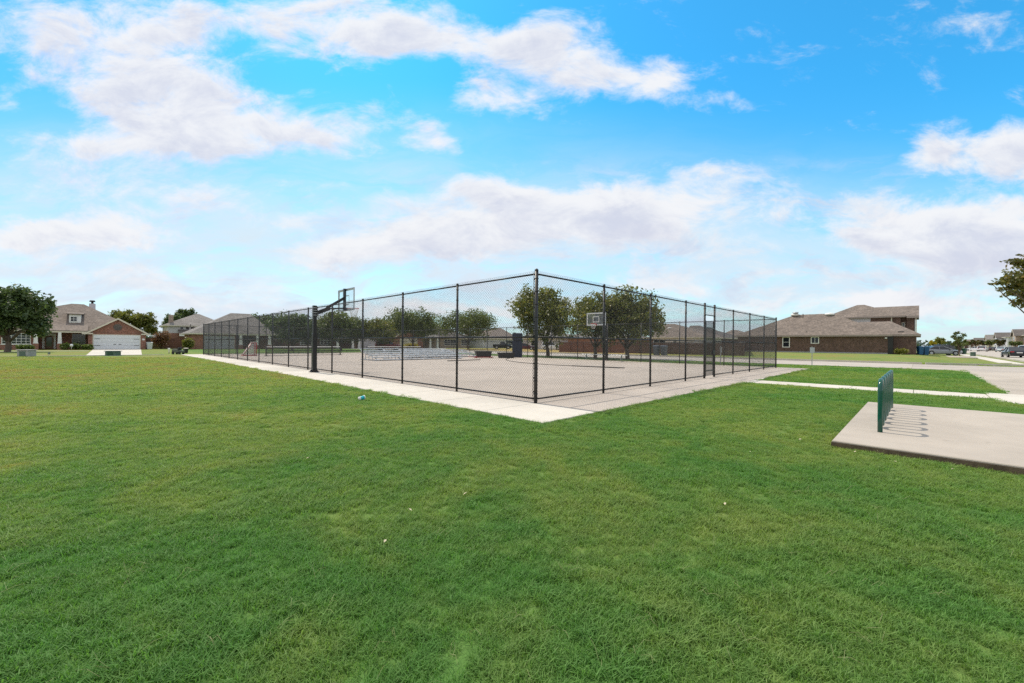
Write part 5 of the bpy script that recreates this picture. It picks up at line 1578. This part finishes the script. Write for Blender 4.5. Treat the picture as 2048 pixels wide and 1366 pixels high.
def tuft(seed, nb, rad, hgt, wid):
    rng = np.random.default_rng(seed); vs = []; fs = []
    for k in range(nb):
        a = rng.uniform(0, 6.283); r = rad * math.sqrt(rng.random()); px_, py_ = r * math.cos(a), r * math.sin(a)
        h_ = hgt * rng.uniform(.55, 1.25); b = rng.uniform(0, 6.283); ln = rng.uniform(.5, 1.7) * h_
        ux, uy = math.cos(b), math.sin(b); w = wid * rng.uniform(.7, 1.3) / 2; sx, sy = -uy * w, ux * w
        i = len(vs)
        vs += [(px_ - sx, py_ - sy, -.01), (px_ + sx, py_ + sy, -.01), (px_ + ux * ln * .35 + sx * .85, py_ + uy * ln * .35 + sy * .85, h_ * .6), (px_ + ux * ln * .35 - sx * .85, py_ + uy * ln * .35 - sy * .85, h_ * .6), (px_ + ux * ln, py_ + uy * ln, h_)]
        fs += [(i, i + 1, i + 2, i + 3), (i + 3, i + 2, i + 4)]
    me = bpy.data.meshes.new('tuft'); me.from_pydata(vs, [], fs); me.materials.append(M_BLADE); me.update()
    return me


def lawn(name, label, bands, specs, seed):
    rng = np.random.default_rng(seed)
    col = bpy.data.collections.new(name + '_tufts')
    for k in range(5):
        o = bpy.data.objects.new('tuft%d' % k, tuft(seed * 10 + k, *specs)); col.objects.link(o)
    P = []; S = []
    for (za, zb, dens, sc_) in bands:
        wmax = 1.256 * zb + 1.5; n = int((zb - za) * 2 * wmax * dens)
        Z = rng.uniform(za, zb, n); X = rng.uniform(-wmax, wmax, n); ok = np.abs(X) < 1.256 * Z + 1.5
        Z, X = Z[ok], X[ok]
        x = CAM.x + X * .7071 + Z * .7071; y = CAM.y - X * .7071 + Z * .7071
        ok = ~on_concrete(x, y, .02)
        x, y = x[ok], y[ok]
        # uneven sward: longer and shorter patches
        w = .5 + .28 * np.sin(x * 2.1 + 1.3 * np.sin(y * 1.7)) * np.sin(y * 1.9 + 1.1 * np.sin(x * 1.3)) + .22 * np.sin(x * 5.3 + 2 * np.sin(y * 4.1)) * np.sin(y * 6.1)
        a_, c_ = .92 * x - .35 * y, .35 * x + .92 * y
        w = .6 * w + .4 * (.5 + .5 * np.sin(c_ * 4.2 + 1.4 * np.sin(a_ * .9) + .9 * np.sin(a_ * 2.3 + c_)))
        P.append(np.stack([x, y, np.full(len(x), -.03)], 1)); S.append(sc_ * (.80 + .48 * w) * rng.uniform(.75, 1.25, len(x)))
    P = np.concatenate(P); S = np.concatenate(S); n = len(P)
    me = bpy.data.meshes.new(name); me.vertices.add(n); me.vertices.foreach_set('co', P.astype(np.float32).ravel())
    a = me.attributes.new('scl', 'FLOAT', 'POINT'); a.data.foreach_set('value', S.astype(np.float32))
    rot = np.zeros((n, 3), np.float32); rot[:, 2] = rng.uniform(0, 6.283, n); rot[:, :2] = rng.normal(0, .12, (n, 2))
    a = me.attributes.new('rot', 'FLOAT_VECTOR', 'POINT'); a.data.foreach_set('vector', rot.ravel())
    a = me.attributes.new('idx', 'INT', 'POINT'); a.data.foreach_set('value', rng.integers(0, 5, n).astype(np.int32))
    me.materials.append(M_BLADE)
    ob = link(name, me); tag(ob, label, 'grass', None, 'stuff')
    ng = bpy.data.node_groups.new(name, 'GeometryNodeTree')
    ng.interface.new_socket('Geometry', in_out='INPUT', socket_type='NodeSocketGeometry'); ng.interface.new_socket('Geometry', in_out='OUTPUT', socket_type='NodeSocketGeometry')
    gi, go = ng.nodes.new('NodeGroupInput'), ng.nodes.new('NodeGroupOutput')
    inst = ng.nodes.new('GeometryNodeInstanceOnPoints'); ci = ng.nodes.new('GeometryNodeCollectionInfo')
    ci.inputs['Collection'].default_value = col; ci.inputs['Separate Children'].default_value = True; ci.inputs['Reset Children'].default_value = True
    def attr(nm, ty):
        k = ng.nodes.new('GeometryNodeInputNamedAttribute'); k.data_type = ty; k.inputs['Name'].default_value = nm
        return next(o_ for o_ in k.outputs if o_.enabled and o_.name == 'Attribute')
    ng.links.new(gi.outputs[0], inst.inputs['Points']); ng.links.new(ci.outputs[0], inst.inputs['Instance'])
    inst.inputs['Pick Instance'].default_value = True
    ng.links.new(attr('idx', 'INT'), inst.inputs['Instance Index']); ng.links.new(attr('rot', 'FLOAT_VECTOR'), inst.inputs['Rotation']); ng.links.new(attr('scl', 'FLOAT'), inst.inputs['Scale'])
    ng.links.new(inst.outputs[0], go.inputs[0])
    md = ob.modifiers.new('grass', 'NODES'); md.node_group = ng
    return n


n1 = lawn('lawn_grass', 'short green lawn grass filling the foreground', [(.4, 3.2, 620, .85), (3.2, 6, 480, .9), (6, 10, 230, 1.05)], (34, .058, .036, .0044), 3)
n2 = lawn('distant_lawn_grass', 'lawn grass further out beside and beyond the walks', [(10, 18, 75, 1.0), (18, 34, 22, 1.25)], (40, .11, .042, .010), 4)

# pale runners and seed stalks standing out of the sward
def stalks():
    rng = np.random.default_rng(77); mb = MB()
    for k in range(330):
        Z = rng.uniform(1.2, 7.5); X = rng.uniform(-1.25, 1.25) * Z
        x = CAM.x + X * .7071 + Z * .7071; y = CAM.y - X * .7071 + Z * .7071
        if on_concrete(np.array([x]), np.array([y]))[0]: continue
        for j in range(int(rng.integers(1, 4))):
            a = rng.uniform(0, 6.283); L = rng.uniform(.04, .11); h_ = rng.uniform(.01, .05); b_ = a + rng.uniform(-.6, .6)
            p0 = Vector((x + rng.uniform(-.03, .03), y + rng.uniform(-.03, .03), .0)); p1 = p0 + Vector((math.cos(a) * L * .5, math.sin(a) * L * .5, h_)); p2 = p1 + Vector((math.cos(b_) * L * .5, math.sin(b_) * L * .5, rng.uniform(-.03, .012)))
            mb.tube([p0, p1, p2], [.0011, .0010, .0005], 3, cap=False)
    tag(mb.build('grass_runners', leaf_mat('pale runner stems', (.24, .32, .11), (.40, .42, .20), None, .3)), 'pale loose runners and stalks in the near lawn', 'grass', None, 'stuff')


stalks()

# dry leaves lying on the lawn
lm = MB().add([(-.03, 0, 0), (0, -.016, .008), (.035, 0, .004), (0, .016, .01)], [(0, 1, 2, 3)]).mesh('fallen_leaf', M_STRAW)
rq = random.Random(21)
for (u, v) in ((770, 1085), (820, 1022), (615, 918), (205, 788), (930, 990), (1500, 905), (1710, 905), (1790, 925), (1860, 920), (1905, 940), (1600, 880), (1450, 1010), (1840, 1010)):
    p = on_z(u, v, .0)
    o = link('fallen_leaf', lm, None, (p.x, p.y, .012)); o.rotation_euler = (rq.uniform(-.4, .4), rq.uniform(-.4, .4), rq.uniform(0, 6)); s = rq.uniform(.45, .8); o.scale = (s, s, s)
    tag(o, 'small pale dry leaf lying in the lawn', 'leaf', 'dry leaves scattered over the lawn')
